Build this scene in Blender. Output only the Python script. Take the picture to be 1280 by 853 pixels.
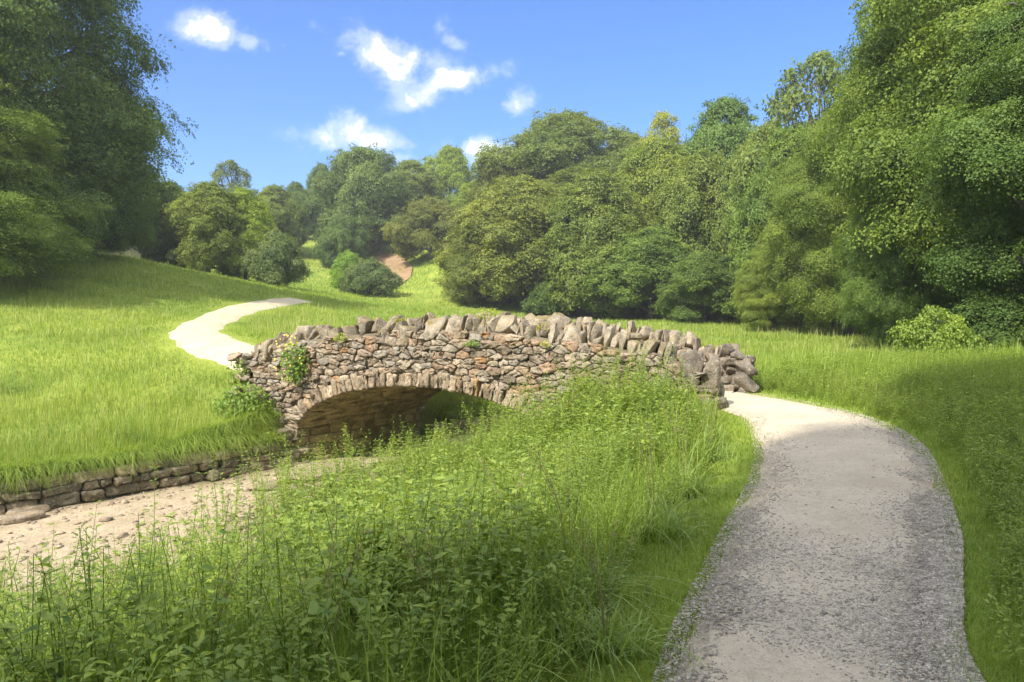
import bpy, math, random
import numpy as np
from math import radians, sin, cos, pi, sqrt

for o in list(bpy.data.objects):
    bpy.data.objects.remove(o)
SC = bpy.context.scene
COL = SC.collection
F = 931.0            # focal length in pixels of the 1280 px wide photograph
EYE = 1.6
PITCH = math.atan(46.5 / F)

# ------------------------------------------------------------------ camera
cam = bpy.data.cameras.new('camera')
cam.lens = 36 * F / 1280
cam.sensor_width = 36
cam.clip_start = 0.05
cam.clip_end = 3000
camo = bpy.data.objects.new('camera', cam)
camo.location = (0, 0, EYE)
camo.rotation_euler = (pi / 2 - PITCH, 0, 0)
COL.objects.link(camo)
SC.camera = camo

# ------------------------------------------------------------------ light
SUN_EL = radians(47)
SH = np.array([-0.60, -0.80])            # horizontal direction towards the sun
SUNDIR = np.array([SH[0] * cos(SUN_EL), SH[1] * cos(SUN_EL), sin(SUN_EL)])
sun = bpy.data.lights.new('sun', 'SUN')
sun.energy = 4.0
sun.angle = radians(0.53)
sun.color = (1.0, 0.95, 0.85)
suno = bpy.data.objects.new('sun', sun)
from mathutils import Vector, Matrix, noise as mnoise
suno.rotation_euler = Vector(SUNDIR.tolist()).to_track_quat('Z', 'Y').to_euler()
suno.location = (-20, -25, 40)
COL.objects.link(suno)

world = bpy.data.worlds.new('World')
SC.world = world
world.use_nodes = True
SC.view_settings.view_transform = 'Standard'
SC.view_settings.look = 'None'
SC.view_settings.exposure = 1.12
SC.view_settings.gamma = 1.0
SC.view_settings.use_curve_mapping = False
SC.render.engine = 'CYCLES'
SC.cycles.max_bounces = 7
SC.cycles.diffuse_bounces = 3
SC.cycles.transmission_bounces = 4
SC.cycles.glossy_bounces = 2
SC.cycles.caustics_reflective = False
SC.cycles.caustics_refractive = False
SC.cycles.use_denoising = True


class NT:
    """tiny helper round a node tree"""
    def __init__(s, tree):
        s.t = tree
        s.n = tree.nodes
        s.n.clear()

    def new(s, typ, **kw):
        nd = s.n.new(typ)
        for k, v in kw.items():
            setattr(nd, k, v)
        return nd

    def link(s, a, b):
        s.t.links.new(a, b)

    def put(s, sock, v):
        if hasattr(v, 'is_output') or isinstance(v, bpy.types.NodeSocket):
            s.link(v, sock)
        elif isinstance(v, (tuple, list)) and len(v) == 3 and sock.type == 'RGBA':
            sock.default_value = (*v, 1)
        else:
            sock.default_value = v

    def math(s, op, a, b=0.0, c=0.0, clamp=False):
        nd = s.new('ShaderNodeMath', operation=op, use_clamp=clamp)
        s.put(nd.inputs[0], a)
        s.put(nd.inputs[1], b)
        s.put(nd.inputs[2], c)
        return nd.outputs[0]

    def mix(s, f, a, b, blend='MIX'):
        nd = s.new('ShaderNodeMix', data_type='RGBA', blend_type=blend)
        s.put(nd.inputs[0], f)
        s.put(nd.inputs[6], a)
        s.put(nd.inputs[7], b)
        return nd.outputs[2]

    def ramp(s, f, stops, interp='LINEAR'):
        nd = s.new('ShaderNodeValToRGB')
        nd.color_ramp.interpolation = interp
        el = nd.color_ramp.elements
        while len(el) < len(stops):
            el.new(0.5)
        for e, (p, c) in zip(el, stops):
            e.position = p
            e.color = (*c, 1) if isinstance(c, (tuple, list)) else (c, c, c, 1)
        s.put(nd.inputs[0], f)
        return nd.outputs[0]

    def noise(s, vec, scale, detail=3.0, rough=0.55, dist=0.0, out=0):
        nd = s.new('ShaderNodeTexNoise')
        s.put(nd.inputs['Vector'], vec)
        nd.inputs['Scale'].default_value = scale
        nd.inputs['Detail'].default_value = detail
        nd.inputs['Roughness'].default_value = rough
        nd.inputs['Distortion'].default_value = dist
        return nd.outputs[out]


# sky with a few clouds placed by direction
w = NT(world.node_tree)
sky = w.new('ShaderNodeTexSky', sky_type='NISHITA', sun_disc=False)
sky.sun_elevation = SUN_EL
sky.sun_rotation = math.atan2(SH[0], SH[1])
sky.altitude = 100
sky.air_density = 1.25
sky.dust_density = 0.4
sky.ozone_density = 3.0
tc = w.new('ShaderNodeTexCoord')
sep = w.new('ShaderNodeSeparateXYZ')
w.link(tc.outputs['Generated'], sep.inputs[0])
ysafe = w.math('MAXIMUM', sep.outputs[1], 0.05)
U = w.math('DIVIDE', sep.outputs[0], ysafe)
W = w.math('DIVIDE', sep.outputs[2], ysafe)
comb = w.new('ShaderNodeCombineXYZ')
w.link(U, comb.inputs[0])
w.link(W, comb.inputs[1])
nz = w.noise(comb.outputs[0], 10.0, 9.0, 0.62, 0.9)
nz2 = w.noise(comb.outputs[0], 30.0, 7.0, 0.66, 0.5)
wx = w.noise(comb.outputs[0], 14.0, 4.0, 0.6, 0.0)
wy = w.noise(w.math('ADD', comb.outputs[0], 0.0) if False else tc.outputs['Generated'], 17.0, 4.0, 0.6, 0.0)
U = w.math('ADD', U, w.math('MULTIPLY', w.math('SUBTRACT', wx, 0.5), 0.09))
W = w.math('ADD', W, w.math('MULTIPLY', w.math('SUBTRACT', wy, 0.5), 0.07))
nzz = w.math('ADD', w.math('MULTIPLY', nz, 0.7), w.math('MULTIPLY', nz2, 0.3))
clouds = [  # px, py, half width, half height, strength, tilt
    (262, 40, 46, 24, 0.8, 0.2), (490, 82, 64, 26, 0.82, 0.45), (555, 112, 78, 22, 0.85, -0.25), (520, 98, 60, 28, 0.6, 0), (450, 174, 76, 24, 0.9, 0.0),
    (606, 192, 40, 20, 0.85, 0.1), (648, 134, 20, 24, 0.6, 0.0), (566, 52, 26, 18, 0.55, 0.0), (318, 52, 36, 18, 0.6, 0.1), (400, 40, 60, 10, 0.35, 0.1), (345, 62, 50, 12, 0.4, -0.1),
    (500, 200, 80, 14, 0.5, 0.0), (430, 76, 16, 10, 0.5, 0)]
tot = None
for (px, py, hw, hh, st, tilt) in clouds:
    cu, cw = (px - 640) / F, (380 - py) / F
    du = w.math('SUBTRACT', U, cu)
    dw = w.math('ADD', w.math('SUBTRACT', W, cw), w.math('MULTIPLY', du, tilt))
    a = w.math('POWER', w.math('ABSOLUTE', w.math('DIVIDE', du, hw / F)), 2.0)
    b = w.math('POWER', w.math('ABSOLUTE', w.math('DIVIDE', dw, hh / F)), 2.0)
    g = w.math('MULTIPLY', w.math('EXPONENT', w.math('MULTIPLY', w.math('ADD', a, b), -0.9)), st)
    tot = g if tot is None else w.math('MAXIMUM', tot, g)
dens = w.math('ADD', tot, w.math('MULTIPLY', w.math('SUBTRACT', nzz, 0.5), 3.6))
front = w.math('GREATER_THAN', sep.outputs[1], 0.05)
mask = w.math('MULTIPLY', w.ramp(w.math('MULTIPLY', dens, w.math('MINIMUM', w.math('MULTIPLY', tot, 1.6), 1.0)),
                                 [(0.05, 0.0), (0.60, 0.34), (1.15, 0.88)], 'EASE'), front)
skyc = w.mix(1.0, sky.outputs[0], (0.20, 0.42, 0.77), 'MULTIPLY')
cloudc = w.mix(nz2, (4.6, 4.8, 5.2), (5.6, 5.6, 5.6))
# unseen broken clouds, added overhead and behind the viewer to brighten the shade
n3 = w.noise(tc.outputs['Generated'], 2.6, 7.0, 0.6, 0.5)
fill_clouds = w.ramp(n3, [(0.40, 0.0), (0.52, 0.8), (0.7, 1.0)], 'EASE')
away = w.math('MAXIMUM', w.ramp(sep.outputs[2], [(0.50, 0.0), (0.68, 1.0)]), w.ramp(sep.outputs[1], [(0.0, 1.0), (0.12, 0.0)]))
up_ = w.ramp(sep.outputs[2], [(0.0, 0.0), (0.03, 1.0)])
fill_clouds = w.math('MULTIPLY', w.math('MULTIPLY', fill_clouds, away), up_)
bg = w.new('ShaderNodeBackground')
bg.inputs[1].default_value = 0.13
w.link(w.mix(fill_clouds, w.mix(mask, skyc, cloudc), (11.2, 11.3, 11.4)), bg.inputs[0])
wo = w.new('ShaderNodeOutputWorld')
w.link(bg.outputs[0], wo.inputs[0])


# ------------------------------------------------------------------ helpers
def tag(o, label=None, cat=None, group=None, kind=None):
    if label: o['label'] = label
    if cat: o['category'] = cat
    if group: o['group'] = group
    if kind: o['kind'] = kind
    return o


def empty(name, loc=(0, 0, 0), rz=0.0, scale=(1, 1, 1)):
    o = bpy.data.objects.new(name, None)
    o.empty_display_size = 0.2
    o.location = loc
    o.rotation_euler = (0, 0, rz)
    o.scale = scale
    COL.objects.link(o)
    return o


def mesh_np(name, V, Q=None, T=None, rnd=None, smooth=False):
    V = np.asarray(V, dtype=np.float32)
    me = bpy.data.meshes.new(name)
    loops, starts, totals = [], [], []
    k = 0
    for A, n in ((Q, 4), (T, 3)):
        if A is None or len(A) == 0:
            continue
        A = np.asarray(A, dtype=np.int32)
        loops.append(A.ravel())
        starts.append(k + np.arange(len(A), dtype=np.int32) * n)
        totals.append(np.full(len(A), n, dtype=np.int32))
        k += A.size
    loops = np.concatenate(loops); starts = np.concatenate(starts); totals = np.concatenate(totals)
    me.vertices.add(len(V)); me.vertices.foreach_set('co', V.ravel())
    me.loops.add(len(loops)); me.loops.foreach_set('vertex_index', loops)
    me.polygons.add(len(starts))
    me.polygons.foreach_set('loop_start', starts)
    me.polygons.foreach_set('loop_total', totals)
    if smooth:
        me.polygons.foreach_set('use_smooth', np.ones(len(starts), dtype=bool))
    if rnd is not None:
        at = me.attributes.new('rnd', 'FLOAT', 'POINT')
        at.data.foreach_set('value', np.asarray(rnd, dtype=np.float32))
    me.update(calc_edges=True)
    return me


def obj(name, me, mat, parent=None, loc=(0, 0, 0)):
    o = bpy.data.objects.new(name, me)
    if mat is not None and len(me.materials) == 0:
        me.materials.append(mat)
    o.location = loc
    if parent is not None:
        o.parent = parent
    COL.objects.link(o)
    return o


class Soup:
    """collects numpy pieces into one mesh"""
    def __init__(s):
        s.V, s.Q, s.T, s.R = [], [], [], []
        s.n = 0

    def add(s, V, Q=None, T=None, r=None):
        V = np.asarray(V, dtype=np.float64)
        if len(V) == 0: return
        s.V.append(V)
        if Q is not None and len(Q): s.Q.append(np.asarray(Q) + s.n)
        if T is not None and len(T): s.T.append(np.asarray(T) + s.n)
        if r is None: r = random.random()
        s.R.append(np.broadcast_to(np.asarray(r, dtype=np.float64), (len(V),)))
        s.n += len(V)

    def mesh(s, name, smooth=False):
        return mesh_np(name, np.concatenate(s.V), np.concatenate(s.Q) if s.Q else None,
                       np.concatenate(s.T) if s.T else None, np.concatenate(s.R), smooth)

    def build(s, name, mat, parent=None, loc=(0, 0, 0), smooth=False):
        return obj(name, s.mesh(name, smooth), mat, parent, loc)


def at(px, py, Y):
    """where the sight line through a pixel of the photograph meets depth Y"""
    a = math.atan((py - 426.5) / F) + PITCH
    return (px - 640) / F * Y * cos(a - PITCH) / cos(a) if False else (px - 640) / F * Y, EYE - math.tan(a) * Y


def norm(v):
    return v / np.maximum(np.linalg.norm(v, axis=-1, keepdims=True), 1e-9)


def tube(S, pts, rads, n=7, r=None):
    pts = np.asarray(pts, float)
    m = len(pts)
    d = np.gradient(pts, axis=0)
    d = norm(d)
    ref = np.where(np.abs(d[:, 2:3]) > 0.9, np.array([[1., 0, 0]]), np.array([[0, 0, 1.]]))
    a = norm(np.cross(d, ref)); b = np.cross(d, a)
    ang = np.arange(n) / n * 2 * pi
    V = pts[:, None] + np.asarray(rads)[:, None, None] * (np.cos(ang)[None, :, None] * a[:, None] + np.sin(ang)[None, :, None] * b[:, None])
    i = np.arange(m - 1)[:, None]; j = np.arange(n)[None]
    Q = np.stack([i * n + j, i * n + (j + 1) % n, (i + 1) * n + (j + 1) % n, (i + 1) * n + j], -1).reshape(-1, 4)
    S.add(V.reshape(-1, 3), Q, r=r)


def bez(pts, n):
    """smooth catmull-rom curve through pts"""
    P = np.asarray(pts, float)
    P = np.vstack([2 * P[0] - P[1], P, 2 * P[-1] - P[-2]])
    out = []
    for k in range(1, len(P) - 2):
        t = np.linspace(0, 1, n, endpoint=False)[:, None]
        a, b, c, d = P[k - 1], P[k], P[k + 1], P[k + 2]
        out.append(0.5 * (2 * b + (c - a) * t + (2 * a - 5 * b + 4 * c - d) * t ** 2 + (3 * b - a - 3 * c + d) * t ** 3))
    out.append(P[-2][None])
    return np.vstack(out)


# ------------------------------------------------------------------ materials
def out_surface(t, sh, disp=None):
    o = t.new('ShaderNodeOutputMaterial')
    t.link(sh, o.inputs[0])


def new_mat(name):
    m = bpy.data.materials.new(name)
    m.use_nodes = True
    return m, NT(m.node_tree)


def leaf_mat(name, c1, c2, trans=0.38, rough=0.5, tcol=(1.25, 1.15, 0.55), var=0.35, spec=0.35):
    m, t = new_mat(name)
    at_ = t.new('ShaderNodeAttribute', attribute_name='rnd')
    oi = t.new('ShaderNodeObjectInfo')
    geo = t.new('ShaderNodeNewGeometry')
    col = t.mix(at_.outputs['Fac'], c1, c2)
    n = t.noise(geo.outputs['Position'], 0.35, 2.0)
    k = t.math('ADD', 1 - var / 2, t.math('MULTIPLY', n, var))
    kk = t.new('ShaderNodeCombineColor')
    for q in range(3): t.link(k, kk.inputs[q])
    col = t.mix(1.0, col, kk.outputs[0], 'MULTIPLY')
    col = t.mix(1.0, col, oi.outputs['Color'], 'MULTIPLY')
    p = t.new('ShaderNodeBsdfPrincipled')
    t.link(col, p.inputs['Base Color'])
    p.inputs['Roughness'].default_value = rough
    p.inputs['Specular IOR Level'].default_value = spec
    tr = t.new('ShaderNodeBsdfTranslucent')
    t.link(t.mix(1.0, col, tcol, 'MULTIPLY'), tr.inputs[0])
    mx = t.new('ShaderNodeMixShader')
    mx.inputs[0].default_value = trans
    t.link(p.outputs[0], mx.inputs[1]); t.link(tr.outputs[0], mx.inputs[2])
    out_surface(t, mx.outputs[0])
    return m


M_TREE = leaf_mat('foliage_broadleaf', (0.092, 0.145, 0.028), (0.25, 0.31, 0.055), 0.42, 0.6)
M_HERB = leaf_mat('foliage_herb', (0.125, 0.215, 0.036), (0.36, 0.44, 0.08), 0.47)
M_GRASS = leaf_mat('grass_blades', (0.14, 0.25, 0.03), (0.35, 0.43, 0.07), 0.42, 0.5, (1.2, 1.1, 0.5), 0.6)
M_TUSS = leaf_mat('tussock_blades', (0.14, 0.24, 0.04), (0.33, 0.43, 0.085), 0.38, 0.38, (1.2, 1.15, 0.5), 0.3, 0.5)
M_DRY = leaf_mat('dry_stalks', (0.24, 0.21, 0.10), (0.38, 0.32, 0.18), 0.2)
M_STALK = leaf_mat('seeding_stalks', (0.28, 0.34, 0.08), (0.46, 0.44, 0.18), 0.3)
M_YEL = leaf_mat('yellow_petals', (0.75, 0.55, 0.03), (0.85, 0.68, 0.05), 0.3)


def bark_mat():
    m, t = new_mat('bark')
    tcn = t.new('ShaderNodeTexCoord')
    mp = t.new('ShaderNodeMapping')
    mp.inputs['Scale'].default_value = (9, 9, 1.6)
    t.link(tcn.outputs['Object'], mp.inputs[0])
    n = t.noise(mp.outputs[0], 3.0, 6, 0.65)
    col = t.ramp(n, [(0.3, (0.045, 0.038, 0.03)), (0.6, (0.13, 0.11, 0.085)), (0.8, (0.16, 0.16, 0.11))])
    p = t.new('ShaderNodeBsdfPrincipled')
    t.link(col, p.inputs['Base Color']); p.inputs['Roughness'].default_value = 0.9
    b = t.new('ShaderNodeBump'); b.inputs['Strength'].default_value = 0.6; b.inputs['Distance'].default_value = 0.03
    t.link(n, b.inputs['Height']); t.link(b.outputs[0], p.inputs['Normal'])
    out_surface(t, p.outputs[0])
    return m


M_BARK = bark_mat()


def stone_mat(name, stops, moss=0.35, lichen=0.25, mosscol=(0.13, 0.12, 0.035), up_moss=0.0, scale=1.0):
    m, t = new_mat(name)
    geo = t.new('ShaderNodeNewGeometry')
    P = geo.outputs['Position']
    at_ = t.new('ShaderNodeAttribute', attribute_name='rnd')
    col = t.ramp(at_.outputs['Fac'], stops)
    n1 = t.noise(P, 7 * scale, 5, 0.62)
    n2 = t.noise(P, 38 * scale, 4, 0.7)
    n3 = t.noise(P, 2.2 * scale, 4, 0.6, 0.4)
    n4 = t.noise(P, 14 * scale, 5, 0.7, 0.5)
    col = t.mix(0.85, col, t.ramp(n1, [(0.3, 0.52), (0.5, 1.0), (0.7, 1.35)]), 'MULTIPLY')
    col = t.mix(0.6, col, t.ramp(n2, [(0.32, 0.55), (0.5, 1.0), (0.66, 1.3)]), 'MULTIPLY')
    # weathering: orange lichen, grey-white lichen, moss
    lm = t.math('MULTIPLY', t.ramp(n4, [(0.55, 0.0), (0.66, 1.0)]), t.ramp(n3, [(0.5 - lichen * 0.2, 0.0), (0.62, lichen * 2)]))
    col = t.mix(lm, col, (0.34, 0.20, 0.06))
    wl = t.math('MULTIPLY', t.ramp(t.noise(P, 19 * scale, 4, 0.7, 0.7), [(0.57, 0.0), (0.64, 1.0)]), 0.55)
    col = t.mix(wl, col, (0.42, 0.41, 0.36))
    sepn = t.new('ShaderNodeSeparateXYZ'); t.link(geo.outputs['Normal'], sepn.inputs[0])
    mm = t.math('ADD', t.math('MULTIPLY', t.math('MAXIMUM', sepn.outputs[2], 0.0), up_moss), t.math('MULTIPLY', n3, moss * 2))
    mm = t.math('ADD', mm, t.math('MULTIPLY', t.math('SUBTRACT', n4, 0.5), 0.8))
    col = t.mix(t.ramp(mm, [(0.55, 0.0), (0.85, 0.85)]), col, mosscol)
    p = t.new('ShaderNodeBsdfPrincipled')
    t.link(col, p.inputs['Base Color'])
    p.inputs['Roughness'].default_value = 0.92
    p.inputs['Specular IOR Level'].default_value = 0.25
    b = t.new('ShaderNodeBump'); b.inputs['Strength'].default_value = 1.0; b.inputs['Distance'].default_value = 0.05
    hh = t.math('ADD', n1, t.math('MULTIPLY', n2, 0.45))
    t.link(hh, b.inputs['Height']); t.link(b.outputs[0], p.inputs['Normal'])
    out_surface(t, p.outputs[0])
    return m


STOPS = [(0.0, (0.16, 0.13, 0.095)), (0.2, (0.28, 0.215, 0.15)), (0.4, (0.36, 0.295, 0.215)), (0.6, (0.25, 0.22, 0.175)),
         (0.8, (0.31, 0.195, 0.12)), (0.93, (0.40, 0.33, 0.24)), (1.0, (0.34, 0.18, 0.07))]
M_STONE = stone_mat('rubble_stone', STOPS, 0.25, 0.35)
M_COPE = stone_mat('coping_stone', [(0, (0.20, 0.165, 0.125)), (0.5, (0.31, 0.26, 0.19)), (1, (0.40, 0.33, 0.24))], 0.36, 0.6, (0.17, 0.135, 0.045), up_moss=0.42)
M_RING = stone_mat('voussoir_stone', [(0, (0.22, 0.165, 0.11)), (0.5, (0.35, 0.275, 0.19)), (0.85, (0.38, 0.29, 0.20)), (1, (0.40, 0.24, 0.09))], 0.18, 0.3)
M_SHADEST = stone_mat('shade_toned_boulder', [(0, (0.13, 0.11, 0.085)), (1, (0.24, 0.20, 0.15))], 0.36, 0.3, up_moss=0.1)  # darker copy of the bridge stone; tree shade put into its colour
M_WET = stone_mat('mossy_soffit_stone', [(0, (0.20, 0.17, 0.07)), (0.6, (0.32, 0.27, 0.11)), (1, (0.38, 0.32, 0.15))], 0.42, 0.15, (0.16, 0.16, 0.035))
M_WALL = stone_mat('retaining_wall_stone', [(0, (0.15, 0.13, 0.085)), (0.6, (0.27, 0.22, 0.14)), (1, (0.34, 0.27, 0.18))], 0.38, 0.2, (0.09, 0.085, 0.025))
M_BED = stone_mat('bed_stone', [(0, (0.25, 0.19, 0.125)), (1, (0.45, 0.35, 0.23))], 0.12, 0.1)


def dirt_mat(name, c1, c2, c3, s1=3.0, s2=30.0, bump=0.5, grass=None, fine=140.0, dist=0.02):
    m, t = new_mat(name)
    geo = t.new('ShaderNodeNewGeometry')
    P = geo.outputs['Position']
    n1 = t.noise(P, s1, 5, 0.6)
    n2 = t.noise(P, s2, 4, 0.7)
    n3 = t.noise(P, fine, 3, 0.8)
    col = t.mix(t.ramp(n1, [(0.35, 0.0), (0.65, 1.0)]), c1, c2)
    col = t.mix(t.math('MULTIPLY', t.ramp(n2, [(0.45, 0.0), (0.7, 1.0)]), 0.7), col, c3)
    col = t.mix(0.6, col, t.ramp(n3, [(0.3, 0.6), (0.5, 1.0), (0.7, 1.3)]), 'MULTIPLY')
    p = t.new('ShaderNodeBsdfPrincipled')
    t.link(col, p.inputs['Base Color'])
    p.inputs['Roughness'].default_value = 0.95
    p.inputs['Specular IOR Level'].default_value = 0.2
    b = t.new('ShaderNodeBump'); b.inputs['Strength'].default_value = bump; b.inputs['Distance'].default_value = dist
    t.link(t.math('ADD', t.math('MULTIPLY', n2, 0.8), t.math('MULTIPLY', n3, 0.5)), b.inputs['Height'])
    t.link(b.outputs[0], p.inputs['Normal'])
    out_surface(t, p.outputs[0])
    return m


M_PATH = dirt_mat('gravel_path', (0.41, 0.345, 0.25), (0.51, 0.435, 0.325), (0.34, 0.285, 0.205), 1.3, 22.0, 0.6)
M_FARPATH = dirt_mat('pale_path', (0.40, 0.34, 0.22), (0.50, 0.43, 0.29), (0.30, 0.25, 0.16), 1.3, 12.0, 0.4)
M_STREAM = dirt_mat('dry_stream_bed', (0.42, 0.33, 0.21), (0.51, 0.415, 0.28), (0.31, 0.24, 0.15), 1.6, 9.0, 0.9, fine=60.0, dist=0.06)
M_SCAR = dirt_mat('bare_earth', (0.25, 0.155, 0.085), (0.31, 0.20, 0.11), (0.17, 0.13, 0.06), 0.6, 4.0, 0.4)


def ground_mat():
    m, t = new_mat('grassy_ground')
    geo = t.new('ShaderNodeNewGeometry')
    P = geo.outputs['Position']
    at_ = t.new('ShaderNodeAttribute', attribute_name='rnd')     # how much leaf litter lies under trees
    n1 = t.noise(P, 0.35, 5, 0.6)
    n2 = t.noise(P, 5.0, 5, 0.7)
    n3 = t.noise(P, 45.0, 3, 0.8)
    col = t.mix(t.ramp(n1, [(0.35, 0.0), (0.65, 1.0)]), (0.15, 0.22, 0.03), (0.27, 0.31, 0.05))
    col = t.mix(t.math('MULTIPLY', t.ramp(n2, [(0.45, 0.0), (0.75, 1.0)]), 0.6), col, (0.28, 0.27, 0.07))
    col = t.mix(0.8, col, t.ramp(n3, [(0.3, 0.45), (0.5, 1.0), (0.7, 1.4)]), 'MULTIPLY')
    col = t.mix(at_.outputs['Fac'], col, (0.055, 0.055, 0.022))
    p = t.new('ShaderNodeBsdfPrincipled')
    t.link(col, p.inputs['Base Color'])
    p.inputs['Roughness'].default_value = 0.95
    p.inputs['Specular IOR Level'].default_value = 0.1
    b = t.new('ShaderNodeBump'); b.inputs['Strength'].default_value = 0.7; b.inputs['Distance'].default_value = 0.08
    t.link(t.math('ADD', n2, t.math('MULTIPLY', n3, 0.5)), b.inputs['Height'])
    t.link(b.outputs[0], p.inputs['Normal'])
    out_surface(t, p.outputs[0])
    return m


M_GROUND = ground_mat()

# ------------------------------------------------------------------ terrain
ctrl = []
def cp(x, y, z): ctrl.append((x, y, z))
def cpx(px, py, Y):
    x, z = at(px, py, Y); ctrl.append((x, Y, z))

for x, y, z in [(0, -20, 0.1), (0, -3, 0), (1.2, 3, 0), (3, 6, 0), (3.8, 9, 0), (4, 12, 0), (6, 3, 0.18), (5.6, 7, 0.12), (8, 6, 0.3),
                (7, 11, 0.08), (9, 14, 0.1), (14, 10, 0.5), (20, 14, 0.9), (30, 5, 2), (30, -20, 3), (-20, -20, 1), (-10, -8, 0.2), (-4, -6, 0.1),
                (0.5, 4.5, -0.05), (2.0, 9.0, -0.05), (2.2, 12.2, 0.0), (4.5, 14.5, 0.0), (6, 18, 0.0), (0.0, 2.0, -0.02), (-3, 1.5, -0.1),
                (-5.6, 15.6, 0.28), (-5.2, 14.4, -0.45), (-7.4, 11.4, -0.98), (-4.9, 13.9, -0.85), (-3, 17.5, 0.1), (-1, 19.2, -0.1), (-6.6, 17.2, 0.44),
                (-14, 6, -0.9), (-20, 0, -0.4), (-8.5, 18.5, 0.62), (-11, 9.4, -0.85), (-30, 12, 2.2)]:
    cp(x, y, z)
for a in [(205, 415, 22), (100, 470, 17), (0, 450, 18), (-150, 440, 19), (262, 395, 28), (330, 383, 35), (372, 377, 41), (0, 335, 31), (150, 322, 42), (-150, 300, 35),
          (350, 360, 52), (240, 340, 48), (430, 379, 47), (500, 386, 46), (560, 397, 43), (620, 402, 42), (700, 403, 46), (850, 401, 52),
          (1000, 425, 32), (1000, 407, 46), (1280, 440, 26), (1100, 432, 30),
          (530, 372, 66), (500, 350, 78), (480, 330, 90), (390, 345, 80), (395, 320, 95), (380, 300, 118),
          (700, 390, 62), (800, 388, 62), (900, 385, 62)]:
    cpx(*a)
for x, y, z in [(-45, 60, 8), (-60, 90, 16), (-35, 100, 11), (-20, 120, 15), (-12, 100, 10.5), (0, 85, 11), (8, 85, 12), (18, 80, 12), (10, 74, 8.5), (-2, 76, 7.5), (20, 72, 9), (5, 110, 14), (30, 70, 10.5), (30, 95, 17),
                (45, 60, 11), (55, 40, 9), (40, 25, 3), (45, 110, 18), (-80, 60, 16), (-60, 20, 8), (-60, -30, 5), (60, -30, 6), (0, -70, 3),
                (0, 160, 20), (-60, 160, 22), (60, 160, 24), (120, 60, 20), (-120, 60, 20), (100, -40, 12), (-100, -40, 12)]:
    cp(x, y, z)
ctrl = np.array(ctrl)
C2 = 3.0 ** 2
_D = np.sqrt(((ctrl[:, None, :2] - ctrl[None, :, :2]) ** 2).sum(-1) + C2)
_A = np.zeros((len(ctrl) + 1,) * 2)
_A[:-1, :-1] = -_D + np.eye(len(ctrl)) * 0.25
_A[:-1, -1] = _A[-1, :-1] = 1
_W = np.linalg.solve(_A, np.append(ctrl[:, 2], 0))


def base_h(x, y):
    x = np.asarray(x, float); y = np.asarray(y, float)
    sh = x.shape
    x = x.ravel(); y = y.ravel()
    r = np.sqrt(x ** 2 + (y - 40) ** 2)
    k = np.minimum(1, 150 / np.maximum(r, 1e-6))
    xc, yc = x * k, 40 + (y - 40) * k
    out = np.empty(len(x))
    for i in range(0, len(x), 20000):
        s = slice(i, i + 20000)
        D = np.sqrt((xc[s, None] - ctrl[None, :, 0]) ** 2 + (yc[s, None] - ctrl[None, :, 1]) ** 2 + C2)
        out[s] = -D @ _W[:-1] + _W[-1]
    return out.reshape(sh)


# stream: foot of the left bank, and the centre line 2.5 m to its right
WALL = bez([(-26, -7), (-19, 0), (-11, 7.3), (-7.4, 10.8), (-4.2, 14.3), (-1.9, 16.65), (0.1, 18.9), (1.3, 22.0), (1.4, 26), (0.2, 31), (-1, 36)], 8)
_t = norm(np.gradient(WALL, axis=0))
CEN = WALL + 2.5 * np.stack([_t[:, 1], -_t[:, 0]], 1)


def stream_d(x, y, line=None):
    """signed offset from the stream's centre line, positive on the near bank"""
    L = CEN if line is None else line
    x = np.asarray(x, float); y = np.asarray(y, float); sh = x.shape
    p = np.stack([x.ravel(), y.ravel()], 1)
    best = np.full(len(p), 1e9); sg = np.zeros(len(p))
    for a, b in zip(L[:-1], L[1:]):
        ab = b - a
        q = np.clip(((p - a) @ ab) / (ab @ ab), 0, 1)
        d = p - (a + q[:, None] * ab)
        r = np.hypot(d[:, 0], d[:, 1])
        s = ab[1] * d[:, 0] - ab[0] * d[:, 1]
        m = r < best
        best[m] = r[m]; sg[m] = np.sign(s[m])
    return (best * np.where(sg == 0, 1, sg)).reshape(sh)


def sstep(a, b, x):
    t = np.clip((x - a) / (b - a), 0, 1)
    return t * t * (3 - 2 * t)


def toe_of(y):
    return 2.4 - 1.7 * sstep(8.5, 10.8, y) * sstep(15.5, 13.5, y)


def H(x, y):
    z = base_h(x, y)
    d = stream_d(x, y)
    toe = toe_of(y)
    far_edge = np.interp(y, [7.0, 10.5, 12.0, 13.5], [7.6, 4.6, 4.2, 3.4])
    w_ = np.where(d > 0, sstep(0, 1, (d - toe) / (far_edge - toe)), sstep(-2.55, -2.75, d))
    w_ = np.maximum(w_, sstep(27, 32, y))
    return -1.58 * (1 - w_) + z * w_


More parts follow.
